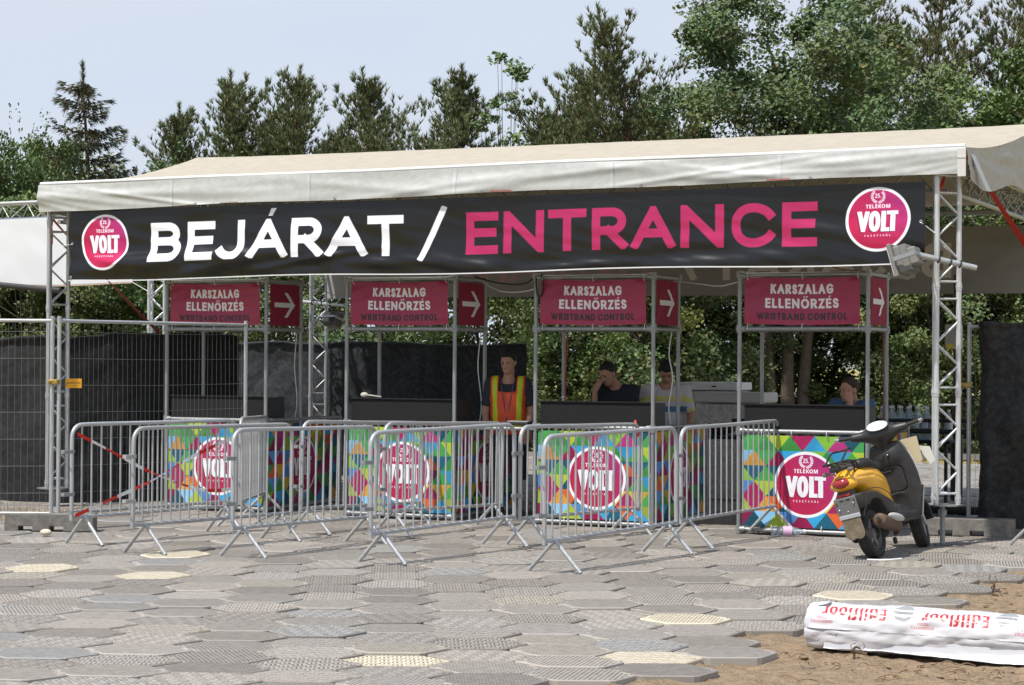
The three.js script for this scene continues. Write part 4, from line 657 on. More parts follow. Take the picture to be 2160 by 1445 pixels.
function person(label, pos, turn, s) {
  const t = thing('person', label, 'person', pos, turn), J = s.joints, hq = new THREE.Quaternion().setFromEuler(new THREE.Euler(...(s.headTurn ?? [0, 0, 0]), 'YXZ')), hi = hq.clone().invert(), H = V(...J.head), tmp = V(0, 0, 0);
  const toHead = (x, y, z) => tmp.set(x, y, z).sub(H).applyQuaternion(hi);
  const arms = [0, 1].map((k) => [J.shoulder[k], J.elbow[k], J.wrist[k]]);
  const torso = (x, y, z, g) => {
    let d = cap(x, y, z, J.pelvis, J.belly, 0.118 + g, 0.115 + g);
    const P = J.pelvis, B = J.belly, C = J.chest, L = J.shoulder[0], R = J.shoulder[1];
    d = Math.min(d, 9); const side = (a, o) => [a[0] + o, a[1], a[2]];
    d = smin(cap(x, y, z, side(P, -0.055), side(B, -0.05), 0.105 + g, 0.1 + g), cap(x, y, z, side(P, 0.055), side(B, 0.05), 0.105 + g, 0.1 + g), 0.06);
    d = smin(d, cap(x, y, z, side(B, -0.05), side(C, -0.075), 0.1 + g, 0.108 + g), 0.05); d = smin(d, cap(x, y, z, side(B, 0.05), side(C, 0.075), 0.1 + g, 0.108 + g), 0.05);
    d = smin(d, cap(x, y, z, L, [C[0], C[1] + 0.1, C[2] - 0.01], 0.058 + g, 0.062 + g), 0.06); d = smin(d, cap(x, y, z, R, [C[0], C[1] + 0.1, C[2] - 0.01], 0.058 + g, 0.062 + g), 0.06);
    return d;
  };
  const hands = [0, 1].flatMap((k) => { const D = V(...J.wrist[k]).sub(V(...J.elbow[k])).normalize(), h = s.hands?.[k] ?? {}; return handParts(J.wrist[k], h.dir ?? D.toArray(), h.up ?? [0, 0, 1], h.curl ?? 0.5); });
  const legs = (x, y, z, g) => { let d = 9; for (let k = 0; k < 2; k++) { d = smin(d, cap(x, y, z, J.hip[k], J.knee[k], 0.088 + g, 0.06 + g), 0.05); d = smin(d, cap(x, y, z, J.knee[k], J.ankle[k], 0.058 + g, 0.04 + g), 0.03); } return d; };
  const neckTop = H.clone().add(V(0, -0.06, -0.02).applyQuaternion(hq)).toArray();
  const body = (x, y, z) => {
    let d = torso(x, y, z, -0.012); d = smin(d, cap(x, y, z, [J.chest[0], J.chest[1] + 0.09, J.chest[2] - 0.01], neckTop, 0.062, 0.052), 0.04);
    for (const [a, b, c] of arms) { d = smin(d, cap(x, y, z, a, b, 0.051, 0.041), 0.03); d = smin(d, cap(x, y, z, b, c, 0.041, 0.027), 0.015); }
    for (const [a, b, ra, rq] of hands) d = smin(d, cap(x, y, z, a, b, ra, rq), 0.006);
    return smin(d, legs(x, y, z, -0.006), 0.04);
  };
  const lo = [-0.5, 0, -0.45], up = [0.5, J.head[1] + 0.02, 0.55];
  const headG = solid((x, y, z) => Math.min(headField(x, y, z), cap(x, y, z, [0, -0.05, -0.02], [0, -0.1, -0.03], 0.05)), [-0.11, -0.15, -0.14], [0.11, 0.15, 0.14], 0.0055).applyQuaternion(hq).translate(...J.head);
  obj('body', [solid(body, lo, up, 0.0125), headG], s.skin ?? skinM, t);
  for (const sg of [-1, 1]) obj('eye', ball(0.0112, sg * 0.03, 0.003, 0.0815, 1, 0.8, 1, 8, 6).applyQuaternion(hq).translate(...J.head), eyeM, t);
  const h = s.hair; obj('hair', solid((x, y, z) => { const n = 0.004 * N3(x * 60, y * 60, z * 60), sk = ell(x, y, z, [0, 0.024, -0.014], [0.079 + h.thick, 0.101 + h.thick * 1.2, 0.099 + h.thick]) + n; const line = h.front - y - (z > 0 ? 0 : 0) + Math.max(0, 0.05 - z) * -1.45 + n; return smax(sk, line * 0.6, 0.012); }, [-0.12, -0.12, -0.14], [0.12, 0.17, 0.13], 0.0065).applyQuaternion(hq).translate(...J.head), h.m, t);
  const brow = 0.5; for (const sg of [-1, 1]) obj('eyebrow', pipe([[sg * 0.014, 0.02, 0.09], [sg * 0.032, 0.025, 0.087], [sg * 0.05, 0.02, 0.073]], 0.0036, 5, 8).applyQuaternion(hq).translate(...J.head), h.m, t);
  const sl = s.sleeve ?? 0.72;
  const shirt = (x, y, z, g) => { let d = torso(x, y, z, g); for (const [a, b] of arms) { const e = a.map((q, i) => q + (b[i] - q) * sl); let c = cap(x, y, z, a, e, 0.066 + g, 0.062 + g); const ax = b.map((q, i) => q - a[i]), L = Math.hypot(...ax), pr = ((x - e[0]) * ax[0] + (y - e[1]) * ax[1] + (z - e[2]) * ax[2]) / L; c = smax(c, pr, 0.006); d = smin(d, c, 0.03); }
    const nk = Math.hypot(x - J.chest[0], (z - J.chest[2] - 0.015) * 1.0) - 0.072; d = smax(d, -Math.max(nk, J.chest[1] + 0.105 - y + (s.neckline ?? 0) * 0), 0.008);
    d += 0.006 * N3(x * 5, y * 4, z * 5); return smax(d, (s.hem ?? 0.86) - y, 0.01); };
  obj('shirt', solid((x, y, z) => shirt(x, y, z, 0.004), lo, up, 0.0125, s.shirtColor), s.shirtM, t);
  obj('trousers', solid((x, y, z) => smax(Math.min(legs(x, y, z, 0.008), smax(torso(x, y, z, -0.002), y - ((s.hem ?? 0.86) + 0.08), 0.01)), 0.1 - y, 0.01), lo, [0.5, 1.2, 0.55], 0.016), s.trousersM ?? mat([0.03, 0.032, 0.045], 0.85), t);
  for (let k = 0; k < 2; k++) obj('shoe', solid((x, y, z) => smax(smin(cap(x, y, z, [J.ankle[k][0], 0.07, J.ankle[k][2] - 0.03], [J.ankle[k][0], 0.045, J.ankle[k][2] + 0.15], 0.05, 0.04), cap(x, y, z, J.ankle[k], [J.ankle[k][0], 0.06, J.ankle[k][2]], 0.05), 0.04), 0.004 - y, 0.004), [J.ankle[k][0] - 0.1, -0.01, J.ankle[k][2] - 0.14], [J.ankle[k][0] + 0.1, 0.2, J.ankle[k][2] + 0.24], 0.012), s.shoeM ?? M.black, t);
  return { t, torso, J, hq, H, shirt };
}
const stand = () => ({ pelvis: [0, 0.96, 0], belly: [0, 1.1, 0.01], chest: [0, 1.32, 0], head: [0, 1.655, 0.03], shoulder: [[0.185, 1.42, -0.01], [-0.185, 1.42, -0.01]], elbow: [[0.245, 1.13, 0.0], [-0.245, 1.13, 0.0]], wrist: [[0.22, 0.92, 0.14], [-0.22, 0.92, 0.14]], hip: [[0.09, 0.92, 0], [-0.09, 0.92, 0]], knee: [[0.1, 0.5, 0.02], [-0.1, 0.5, 0.02]], ankle: [[0.1, 0.09, -0.01], [-0.1, 0.09, -0.01]] });
const hairDark = mat([0.012, 0.01, 0.009], 0.75), hairBrown = mat([0.045, 0.025, 0.017], 0.8);
const faceCam = (x, z, off = 0) => Math.atan2(4.06 - x, 19.395 - z) + deg(off);
{ // the steward in the high-visibility vest
  const p = person('man in an orange and yellow safety vest with a lanyard behind the barriers', [-4.86, 0, -0.55], faceCam(-4.86, -0.55, -6), { joints: stand(), headTurn: [deg(14), deg(-16), 0], hair: { front: 0.068, thick: 0.007, m: hairDark }, shirtM: mat([0.022, 0.024, 0.03], 0.85), sleeve: 0.8 });
  const J = p.J, vest = (x, y, z) => { let d = p.torso(x, y, z, 0.03); d = smax(d, Math.abs(x) - 0.185 - (y < 1.3 ? 0.1 : 0), 0.01); d = smax(d, 0.88 - y, 0.01); const nx = Math.abs(x), nz = Math.hypot(x * 0.95, (z - 0.02) * 0.6); d = smax(d, -Math.max(nx - 0.095, 1.335 + nx * 0.1 - y), 0.02); return d; };
  const orange = [0.68, 0.075, 0.012], lime = [0.52, 0.6, 0.02];
  obj('safety_vest', solid(vest, [-0.34, 0.84, -0.24], [0.34, 1.52, 0.28], 0.0105, (x, y, z) => ((Math.abs(Math.abs(x) - (0.135 + (1.45 - y) * -0.02)) < 0.026 && y > 0.98) || (y > 0.95 && y < 1.0)) ? lime : orange), new THREE.MeshStandardMaterial({ vertexColors: true, roughness: 0.6 }), p.t);
  obj('lanyard', [pipe([[0.075, 1.46, 0.06], [0.055, 1.36, 0.125], [0.02, 1.15, 0.15], [0.0, 1.02, 0.15]], 0.0055, 6, 24), pipe([[-0.075, 1.46, 0.06], [-0.055, 1.36, 0.125], [-0.02, 1.15, 0.15], [0.0, 1.02, 0.15]], 0.0055, 6, 24)], mat([0.1, 0.08, 0.16], 0.7), p.t);
  const b = obj('badge', rbox(0.07, 0.09, 0.006, 0.0, 0.975, 0.152, 0.006), mat([0.55, 0.54, 0.56], 0.4), p.t); obj('badge_print', box(0.03, 0.035, 0.003, 0, 0.967, 0.1565), mat([0.05, 0.05, 0.06], 0.5), b);
}
{ // the man holding his brow, elbow on the counter
  const j = stand(); Object.assign(j, { belly: [0, 1.08, 0.05], chest: [0, 1.26, 0.14], head: [-0.05, 1.535, 0.27], pelvis: [0, 0.93, -0.05], shoulder: [[0.175, 1.36, 0.12], [-0.19, 1.35, 0.16]], elbow: [[0.25, 1.09, 0.24], [-0.16, 1.09, 0.36]], wrist: [[0.04, 1.06, 0.36], [-0.13, 1.36, 0.40]], hip: [[0.09, 0.9, -0.05], [-0.09, 0.9, -0.05]] });
  person('man in a dark shirt holding his forehead behind the third booth counter', [-3.78, 0, -1.18], faceCam(-3.78, -1.18, -28), { joints: j, headTurn: [deg(26), deg(-14), deg(4)], hair: { front: 0.075, thick: 0.006, m: hairDark }, shirtM: mat([0.014, 0.016, 0.026], 0.9), hands: [{ dir: [-1, 0, 0.2], up: [0, 1, 0], curl: 0.4 }, { dir: [0.42, 0.95, -0.22], up: [-0.3, 0.1, 0.95], curl: 0.35 }] });
}
{ // the man in the striped t-shirt looking down
  const j = stand(); Object.assign(j, { head: [0, 1.56, 0.1], chest: [0, 1.26, 0.03], shoulder: [[0.2, 1.36, 0.02], [-0.2, 1.36, 0.02]], elbow: [[0.27, 1.08, 0.04], [-0.27, 1.08, 0.04]], wrist: [[0.24, 0.86, 0.14], [-0.2, 0.88, 0.2]], belly: [0, 1.05, 0.02], pelvis: [0, 0.92, 0], hip: [[0.09, 0.88, 0], [-0.09, 0.88, 0]] });
  const W = [0.58, 0.53, 0.56], Yl = [0.60, 0.56, 0.18], Bl = [0.07, 0.19, 0.28];
  person('man in a white, yellow and blue striped shirt looking down between the booths', [-3.43, 0, -1.55], faceCam(-3.43, -1.55, 4), { joints: j, headTurn: [deg(38), deg(-4), 0], hair: { front: 0.055, thick: 0.011, m: hairDark }, shirtM: new THREE.MeshStandardMaterial({ vertexColors: true, roughness: 0.85 }), sleeve: 0.85, hem: 0.8, shirtColor: (x, y, z) => { const a = Math.abs(x) > 0.225, q = a ? y + 0.02 : y; return q > 1.24 && q < 1.295 ? Yl : q > 1.13 && q < 1.185 ? (a ? Yl : Bl) : q > 0.9 && q < 0.955 ? Yl : W; } });
}
{ // the man at the rightmost booth, cheek in hand
  const j = stand(); Object.assign(j, { pelvis: [0, 0.72, -0.12], belly: [0, 0.88, -0.05], chest: [0, 1.12, 0.03], head: [0.02, 1.4, 0.13], shoulder: [[0.19, 1.245, 0.03], [-0.19, 1.24, 0.05]], elbow: [[0.16, 1.05, 0.3], [-0.25, 1.05, 0.25]], wrist: [[0.098, 1.285, 0.225], [-0.06, 1.04, 0.36]], hip: [[0.09, 0.68, -0.1], [-0.09, 0.68, -0.1]], knee: [[0.12, 0.56, 0.3], [-0.12, 0.56, 0.3]], ankle: [[0.12, 0.3, 0.24], [-0.12, 0.3, 0.24]] });
  const p = person('man in a blue shirt with cheek in hand behind the rightmost booth counter', [-1.19, 0, -0.98], faceCam(-1.19, -0.98, -34), { joints: j, headTurn: [deg(10), deg(-18), deg(-4)], hem: 0.64, hair: { front: 0.078, thick: 0.002, m: hairBrown }, skin: mat([0.46, 0.235, 0.16], 0.6), shirtM: mat([0.055, 0.115, 0.22], 0.9), hands: [{ dir: [-0.25, 0.9, 0.0], up: [0.8, 0, 0.5], curl: 0.55 }, { dir: [1, 0, 0.2], up: [0, 1, 0], curl: 0.4 }] });
  for (const o of p.t.children) if (o.name === 'shoe') o.position.y += 0.2;
  const st = thing('bar_stool', 'stool under the man in the blue shirt', 'stool', [-1.19, 0, -1.09]); obj('seat', new THREE.CylinderGeometry(0.17, 0.17, 0.04, 20).translate(0, 0.57, 0), M.black, st); for (let k = 0; k < 4; k++) { const a = k * PI / 2 + 0.6; obj('leg', bar([Math.cos(a) * 0.1, 0.56, Math.sin(a) * 0.1], [Math.cos(a) * 0.2, 0, Math.sin(a) * 0.2], 0.013, 8), M.galvDull, st); }
}
// ---------- scooter ----------
{
  const t = thing('motor_scooter', 'dusty yellow and grey motor scooter leaning on its stand before the right tower', 'scooter', [-0.2, 0.0, 2.09]);
  t.rotation.order = 'YXZ'; t.rotation.y = deg(83); t.rotation.x = deg(-15.5);
  const yellow = mat([0.86, 0.43, 0.018], 0.3, { clearcoat: 0.5, clearcoatRoughness: 0.25 }), grey = mat([0.034, 0.031, 0.031], 0.45, { map: grimeMap }), greyL = mat([0.07, 0.064, 0.06], 0.6, { map: grimeMap }), dust = mat([0.27, 0.215, 0.145], 0.95, { map: grimeMap }), seatM = mat([0.02, 0.019, 0.02], 0.55), pale = mat([0.5, 0.47, 0.43], 0.5), burnt = mat([0.15, 0.095, 0.06], 0.7, { map: grimeMap });
  const tyreG = () => lathe([[0.135, -0.045], [0.165, -0.058], [0.19, -0.056], [0.206, -0.035], [0.212, 0], [0.206, 0.035], [0.19, 0.056], [0.165, 0.058], [0.135, 0.045]], 44).rotateX(PI / 2);
  const treads = () => { const g = []; for (let k = 0; k < 44; k++) for (const s of [-1, 1]) g.push(box(0.012, 0.01, 0.034).rotateY(s * 0.5).translate(0, 0.2085, s * 0.026).rotateZ(k / 44 * 2 * PI + (s > 0 ? 0.07 : 0))); return g; };
  const wheel = (x, st) => {
    const w = new THREE.Group(); w.name = 'wheel'; t.add(w); w.position.set(x, 0.212, 0); w.rotation.y = st;
    obj('tyre', [tyreG().toNonIndexed(), ...treads()], mat([0.05, 0.045, 0.04], 0.9, { map: grimeMap }), w);
    const sp = [lathe([[0.13, -0.042], [0.142, -0.042], [0.138, -0.02], [0.132, 0], [0.138, 0.02], [0.142, 0.042], [0.13, 0.042], [0.122, 0], [0.13, -0.042]], 32).rotateX(PI / 2), new THREE.CylinderGeometry(0.045, 0.045, 0.07, 18).rotateX(PI / 2)];
    for (let k = 0; k < 5; k++) sp.push(rbox(0.035, 0.1, 0.022, 0, 0.088, 0.012, 0.008).rotateZ(k / 5 * 2 * PI));
    obj('rim', sp, mat([0.3, 0.29, 0.28], 0.45, { metalness: 0.5 }), w);
  };
  wheel(0, 0); wheel(1.2, deg(14));
  // tail bodywork, cut by the wheel arch
  const tail = (x, y, z) => {
    let d = ell(x, y, z, [-0.03, 0.70, 0], [0.34, 0.105, 0.142]); d = smin(d, ell(x, y, z, [0.2, 0.635, 0], [0.28, 0.14, 0.15]), 0.08); d = smin(d, cap(x, y, z, [0.36, 0.52, 0], [0.46, 0.4, 0], 0.12, 0.11), 0.09);
    d = smin(d, ell(x, y, z, [-0.31, 0.66, 0], [0.085, 0.06, 0.125]), 0.05);
    d = smax(d, -(Math.hypot(x - 0.03, y - 0.22) - 0.335), 0.02); d = smax(d, (y - 0.80 + 0.12 * Math.max(0, x)), 0.03); const cr = y - (0.70 - 0.28 * Math.max(0, x - 0.05)); d += 0.007 * Math.exp(-(cr * cr) / 0.00012) * (x > -0.25 ? 1 : 0); return d; };
  const body = obj('rear_body', solid(tail, [-0.45, 0.3, -0.22], [0.62, 0.82, 0.22], 0.0075), yellow, t);
  obj('tail_light', ball(1, -0.38, 0.672, 0, 0.042, 0.044, 0.078, 20, 14), mat([0.34, 0.02, 0.025], 0.15, { clearcoat: 0.8 }), body);
  obj('side_skirt', solid((x, y, z) => { let d = smin(cap(x, y, z, [-0.22, 0.56, 0], [0.1, 0.575, 0], 0.14), cap(x, y, z, [0.2, 0.52, 0], [0.44, 0.36, 0], 0.13), 0.06); d = smax(d, -(Math.hypot(x - 0.02, y - 0.215) - 0.285), 0.01); d = smax(d, y - 0.565 + Math.max(0, x) * 0.25, 0.01); return smax(d, 0.28 - y, 0.01); }, [-0.4, 0.24, -0.2], [0.62, 0.66, 0.2], 0.008), greyL, t);
  obj('seat', solid((x, y, z) => { const w = 0.135 - Math.max(0, x - 0.1) * 0.16; let d = rb(x, y - 0.02 * Math.cos(x * 9), z, [0.14, 0.80, 0], [0.29, 0.042, w], 0.04); return d; }, [-0.24, 0.7, -0.18], [0.5, 0.9, 0.18], 0.009), seatM, t);
  const rk = obj('rear_rack', [pipe([[-0.12, 0.75, 0.1], [-0.17, 0.83, 0.1], [-0.3, 0.85, 0.1], [-0.42, 0.85, 0.1], [-0.45, 0.85, 0.06], [-0.45, 0.85, -0.06], [-0.42, 0.85, -0.1], [-0.3, 0.85, -0.1], [-0.17, 0.83, -0.1], [-0.12, 0.75, -0.1]], 0.009, 8, 60), pipe([[-0.42, 0.85, 0.07], [-0.24, 0.95, 0.08], [-0.14, 0.955, 0.06], [-0.12, 0.955, -0.04], [-0.2, 0.95, -0.08], [-0.42, 0.85, -0.08]], 0.009, 8, 50), ...[-0.06, 0, 0.06].map((z) => bar([-0.44, 0.85, z], [-0.16, 0.83, z], 0.006, 6)), bar([-0.25, 0.85, 0.1], [-0.22, 0.72, 0.09], 0.008, 6), bar([-0.25, 0.85, -0.1], [-0.22, 0.72, -0.09], 0.008, 6), rbox(0.06, 0.045, 0.09, -0.42, 0.8, 0.0, 0.01)], M.black, t);
  for (const s of [-1, 1]) obj('turn_signal', [rbox(0.05, 0.035, 0.05, -0.37, 0.775, s * 0.115, 0.012), bar([-0.3, 0.765, s * 0.06], [-0.37, 0.775, s * 0.1], 0.008, 6)], mat([0.16, 0.14, 0.12], 0.3), t);
  obj('rear_mudguard', solid((x, y, z) => { const r = Math.hypot(x, y - 0.215); let d = Math.max(Math.abs(r - 0.262) - 0.012, Math.abs(z) - 0.075); d = Math.max(d, x - 0.02, 0.36 - y); return smin(d, rb(x, y, z, [-0.3, 0.53, 0], [0.04, 0.09, 0.07], 0.02), 0.02); }, [-0.4, 0.3, -0.12], [0.1, 0.66, 0.12], 0.01), greyL, t);
  const pl = new THREE.Group(); pl.name = 'number_plate'; t.add(pl); pl.position.set(-0.372, 0.475, 0.0); pl.rotation.z = deg(12);
  obj('plate_holder', rbox(0.012, 0.155, 0.2, 0, 0, 0, 0.006), mat([0.24, 0.235, 0.23], 0.6, { map: grimeMap }), pl); obj('screw', [ball(0.009, -0.008, 0.02, 0.07), ball(0.009, -0.008, -0.02, -0.07), ball(0.006, -0.008, -0.045, 0.0)], M.chrome, pl); obj('dealer_strip', rbox(0.014, 0.035, 0.19, -0.002, -0.09, 0, 0.004), mat([0.5, 0.5, 0.54], 0.4), pl); obj('slot', [box(0.004, 0.01, 0.04, -0.006, 0.055, 0.03), box(0.004, 0.01, 0.035, -0.006, 0.055, -0.03), box(0.004, 0.035, 0.008, -0.006, 0.035, 0.078), box(0.004, 0.035, 0.008, -0.006, 0.03, -0.08)], M.black, pl);
  obj('reflector', rbox(0.015, 0.025, 0.1, -0.362, 0.57, 0, 0.006), mat([0.4, 0.03, 0.03], 0.25), t);
  obj('mud_flap', new THREE.ExtrudeGeometry((() => { const s = new THREE.Shape(); s.moveTo(-0.085, 0.1); s.lineTo(0.085, 0.1); s.lineTo(0.09, -0.05); s.quadraticCurveTo(0.08, -0.1, 0.03, -0.1); s.quadraticCurveTo(0, -0.082, -0.03, -0.1); s.quadraticCurveTo(-0.08, -0.1, -0.09, -0.05); s.lineTo(-0.085, 0.1); return s; })(), { depth: 0.006, bevelEnabled: false, curveSegments: 8 }).rotateY(-PI / 2).rotateZ(deg(8)).translate(-0.335, 0.285, 0), dust, t);
  const ex = obj('exhaust', [bar([-0.13, 0.30, 0.165], [0.26, 0.235, 0.15], 0.064, 20, 0.056), new THREE.SphereGeometry(0.064, 20, 8).scale(0.5, 1, 1).translate(-0.13, 0.3, 0.165), bar([-0.185, 0.318, 0.175], [-0.1, 0.3, 0.17], 0.02, 12), pipe([[0.26, 0.23, 0.15], [0.36, 0.2, 0.12], [0.42, 0.17, 0.06]], 0.02, 8, 16)], burnt, t);
  obj('tip_hole', new THREE.CylinderGeometry(0.0155, 0.0155, 0.004, 12).rotateZ(PI / 2 - 0.17).translate(-0.187, 0.3185, 0.1755), M.black, ex); obj('heat_shield', solid((x, y, z) => { const q = ell(x, y, z, [0.1, 0.3, 0.2], [0.17, 0.035, 0.03]); return q; }, [-0.1, 0.24, 0.14], [0.3, 0.36, 0.26], 0.009).rotateZ(-0.16).translate(0.0, 0.022, 0.012), pale, ex);
  obj('engine', [rbox(0.34, 0.16, 0.16, 0.2, 0.24, -0.04, 0.04), rbox(0.2, 0.1, 0.3, 0.36, 0.3, 0, 0.03), rbox(0.3, 0.12, 0.06, 0.05, 0.22, -0.12, 0.03)], M.black, t);
  obj('floorboard', solid((x, y, z) => smin(rb(x, y, z, [0.66, 0.3, 0], [0.25, 0.045, 0.165], 0.03), rb(x, y, z, [0.47, 0.34, 0], [0.08, 0.08, 0.15], 0.04), 0.05), [0.34, 0.2, -0.22], [0.96, 0.48, 0.22], 0.0115), grey, t);
  const shieldX = (y) => 0.885 - (y - 0.3) * 0.05;
  const shieldW = (y) => y < 0.55 ? 0.165 + (y - 0.3) * 0.3 : 0.222 - Math.pow(Math.max(0, (y - 0.62) / 0.38), 2.2) * 0.1;
  const sh = (x, y, z, off, th) => { const c = shieldX(y) + off + 0.9 * z * z; let d = Math.max(Math.abs(x - c) - th, Math.abs(z) - shieldW(y)); d = smax(d, y - 0.985, 0.03); return smax(d, 0.27 - y, 0.02); };
  const ls = obj('leg_shield', solid((x, y, z) => { let d = sh(x, y, z, 0, 0.02); d = smin(d, ell(x, y, z, [0.86, 0.86, 0], [0.07, 0.11, 0.12]), 0.05); const fr = Math.abs(rb(0, y, z, [0, 0.645, 0], [1, 0.115, 0.115], 0.05)) - 0.004; if (x < shieldX(y) + 0.01) d = smax(d, -Math.max(fr, -(x - shieldX(y) + 0.045)), 0.004); d = smax(d, -ell(x, y, z, [0.845, 0.42, 0.0], [0.04, 0.1, 0.09]), 0.02); return d; }, [0.7, 0.24, -0.27], [1.1, 1.04, 0.27], 0.0068), grey, t);
  obj('glovebox_handle', rbox(0.02, 0.014, 0.09, 0.838, 0.725, -0.03, 0.006), M.black, ls); obj('key_switch', [new THREE.CylinderGeometry(0.022, 0.022, 0.02, 14).rotateZ(PI / 2).translate(0.786, 0.865, -0.03), new THREE.CylinderGeometry(0.016, 0.016, 0.02, 14).rotateZ(PI / 2).translate(0.788, 0.87, 0.035)], M.black, ls); obj('hook', ball(0.008, 0.776, 0.87, 0.036), M.chrome, ls);
  obj('front_cover', solid((x, y, z) => smin(sh(x, y, z, 0.045, 0.018), ell(x, y, z, [0.95, 0.68, 0], [0.09, 0.24, 0.13]), 0.06), [0.7, 0.24, -0.27], [1.15, 1.04, 0.27], 0.0115), pale, t);
  obj('front_fender', solid((x, y, z) => { const r = Math.hypot(x - 1.2, y - 0.212); let d = Math.max(Math.abs(r - 0.25) - 0.014, Math.abs(z) - 0.075); return smax(Math.max(d, 0.24 - y), -(y - 0.22) - 0.01 + 0, 0.01); }, [0.9, 0.2, -0.12], [1.5, 0.5, 0.12], 0.011), grey, t);
  obj('fork', [bar([1.19, 0.2, 0.075], [1.08, 0.55, 0.06], 0.018, 8), bar([1.19, 0.2, -0.075], [1.08, 0.55, -0.06], 0.018, 8), bar([1.1, 0.45, 0], [0.86, 1.03, 0], 0.03, 10)], mat([0.4, 0.39, 0.37], 0.4, { metalness: 0.4 }), t);
  // handlebar, turned slightly with the front wheel
  const hb = new THREE.Group(); hb.name = 'handlebar'; t.add(hb); hb.position.set(0.825, 1.055, 0); hb.rotation.y = deg(14);
  obj('cowl', solid((x, y, z) => { const a = Math.abs(z); let d = smin(ell(x, y, z, [0.01, 0.02, 0], [0.12, 0.085, 0.13]), cap(x, y, a, [0, 0.015, 0.05], [-0.015, 0.035, 0.24], 0.07, 0.034), 0.05); d = smin(d, cap(x, y, z, [0.0, -0.02, 0], [0.02, -0.12, 0], 0.075, 0.05), 0.05); const q = (x + 0.085) * 0.75 - (y - 0.065) * 0.66; return smax(d, -(q + 0.012), 0.02); }, [-0.18, -0.2, -0.32], [0.18, 0.16, 0.32], 0.0072), grey, hb);
  obj('dial', ball(1, 0, 0, 0, 0.06, 0.012, 0.098, 24, 8).rotateZ(deg(48)).translate(-0.088, 0.0885, 0), mat([0.75, 0.75, 0.74], 0.15), hb); obj('dial_marks', [0, 1, 2, 3, 4, 5].map((k) => box(0.007, 0.002, 0.0025).translate(0.034 * Math.sin(0.4 + k * 0.45), 0.0095, -0.066 * Math.cos(0.4 + k * 0.45)).rotateZ(deg(48)).translate(-0.088, 0.0885, 0)), mat([0.1, 0.1, 0.12], 0.5), hb);
  for (const s of [-1, 1]) { obj('grip', bar([-0.02, 0.04, s * 0.25], [-0.045, 0.05, s * 0.37], 0.018, 12), M.rubber, hb); obj('bar_end', bar([-0.045, 0.05, s * 0.37], [-0.055, 0.053, s * 0.405], 0.0165, 12), M.chrome, hb); obj('brake_lever', pipe([[0.02, 0.03, s * 0.24], [0.03, 0.032, s * 0.3], [0.015, 0.035, s * 0.38]], 0.007, 6, 16), M.aluDull, hb); }
  obj('carrier_board', [rbox(0.012, 0.24, 0.2, 1.1, 0.87, 0.13, 0.003, 1)], mat([0.52, 0.44, 0.28], 0.7), t); obj('carrier_sheet', new THREE.ExtrudeGeometry((() => { const s = new THREE.Shape(); s.moveTo(0, 0); s.lineTo(0.02, 0.13); s.lineTo(0.16, 0.17); s.lineTo(0.06, -0.03); return s; })(), { depth: 0.004, bevelEnabled: false }).rotateY(deg(70)).translate(1.13, 0.74, 0.33), mat([0.72, 0.72, 0.66], 0.5), t); obj('carrier_frame', [bar([1.0, 0.9, 0.05], [1.13, 0.93, 0.1], 0.008, 6), bar([1.0, 0.75, 0.05], [1.13, 0.78, 0.1], 0.008, 6)], M.black, t);
  obj('control_cable', [pipe([[0.84, 1.05, 0.1], [0.95, 1.03, 0.12], [0.99, 0.9, 0.08], [0.96, 0.75, 0.05]], 0.006, 6, 24), pipe([[0.84, 1.04, -0.12], [0.96, 1.02, -0.13], [1.0, 0.9, -0.08]], 0.006, 6, 20)], M.black, t);
  obj('panel_gap', [pipe([[-0.3, 0.565, 0.128], [-0.15, 0.585, 0.158], [0.05, 0.575, 0.168], [0.22, 0.525, 0.168], [0.38, 0.43, 0.142]], 0.0035, 5, 30), pipe([[-0.12, 0.785, 0.115], [0.1, 0.765, 0.14], [0.32, 0.70, 0.13]], 0.0035, 5, 20)], M.black, body);
  obj('side_stand', [bar([0.5, 0.27, -0.12], [0.52, 0.045, -0.24], 0.012, 8)], M.galvDull, t); obj('foot_peg', rbox(0.04, 0.06, 0.03, 0.22, 0.11, 0.12, 0.01), M.black, t);
}
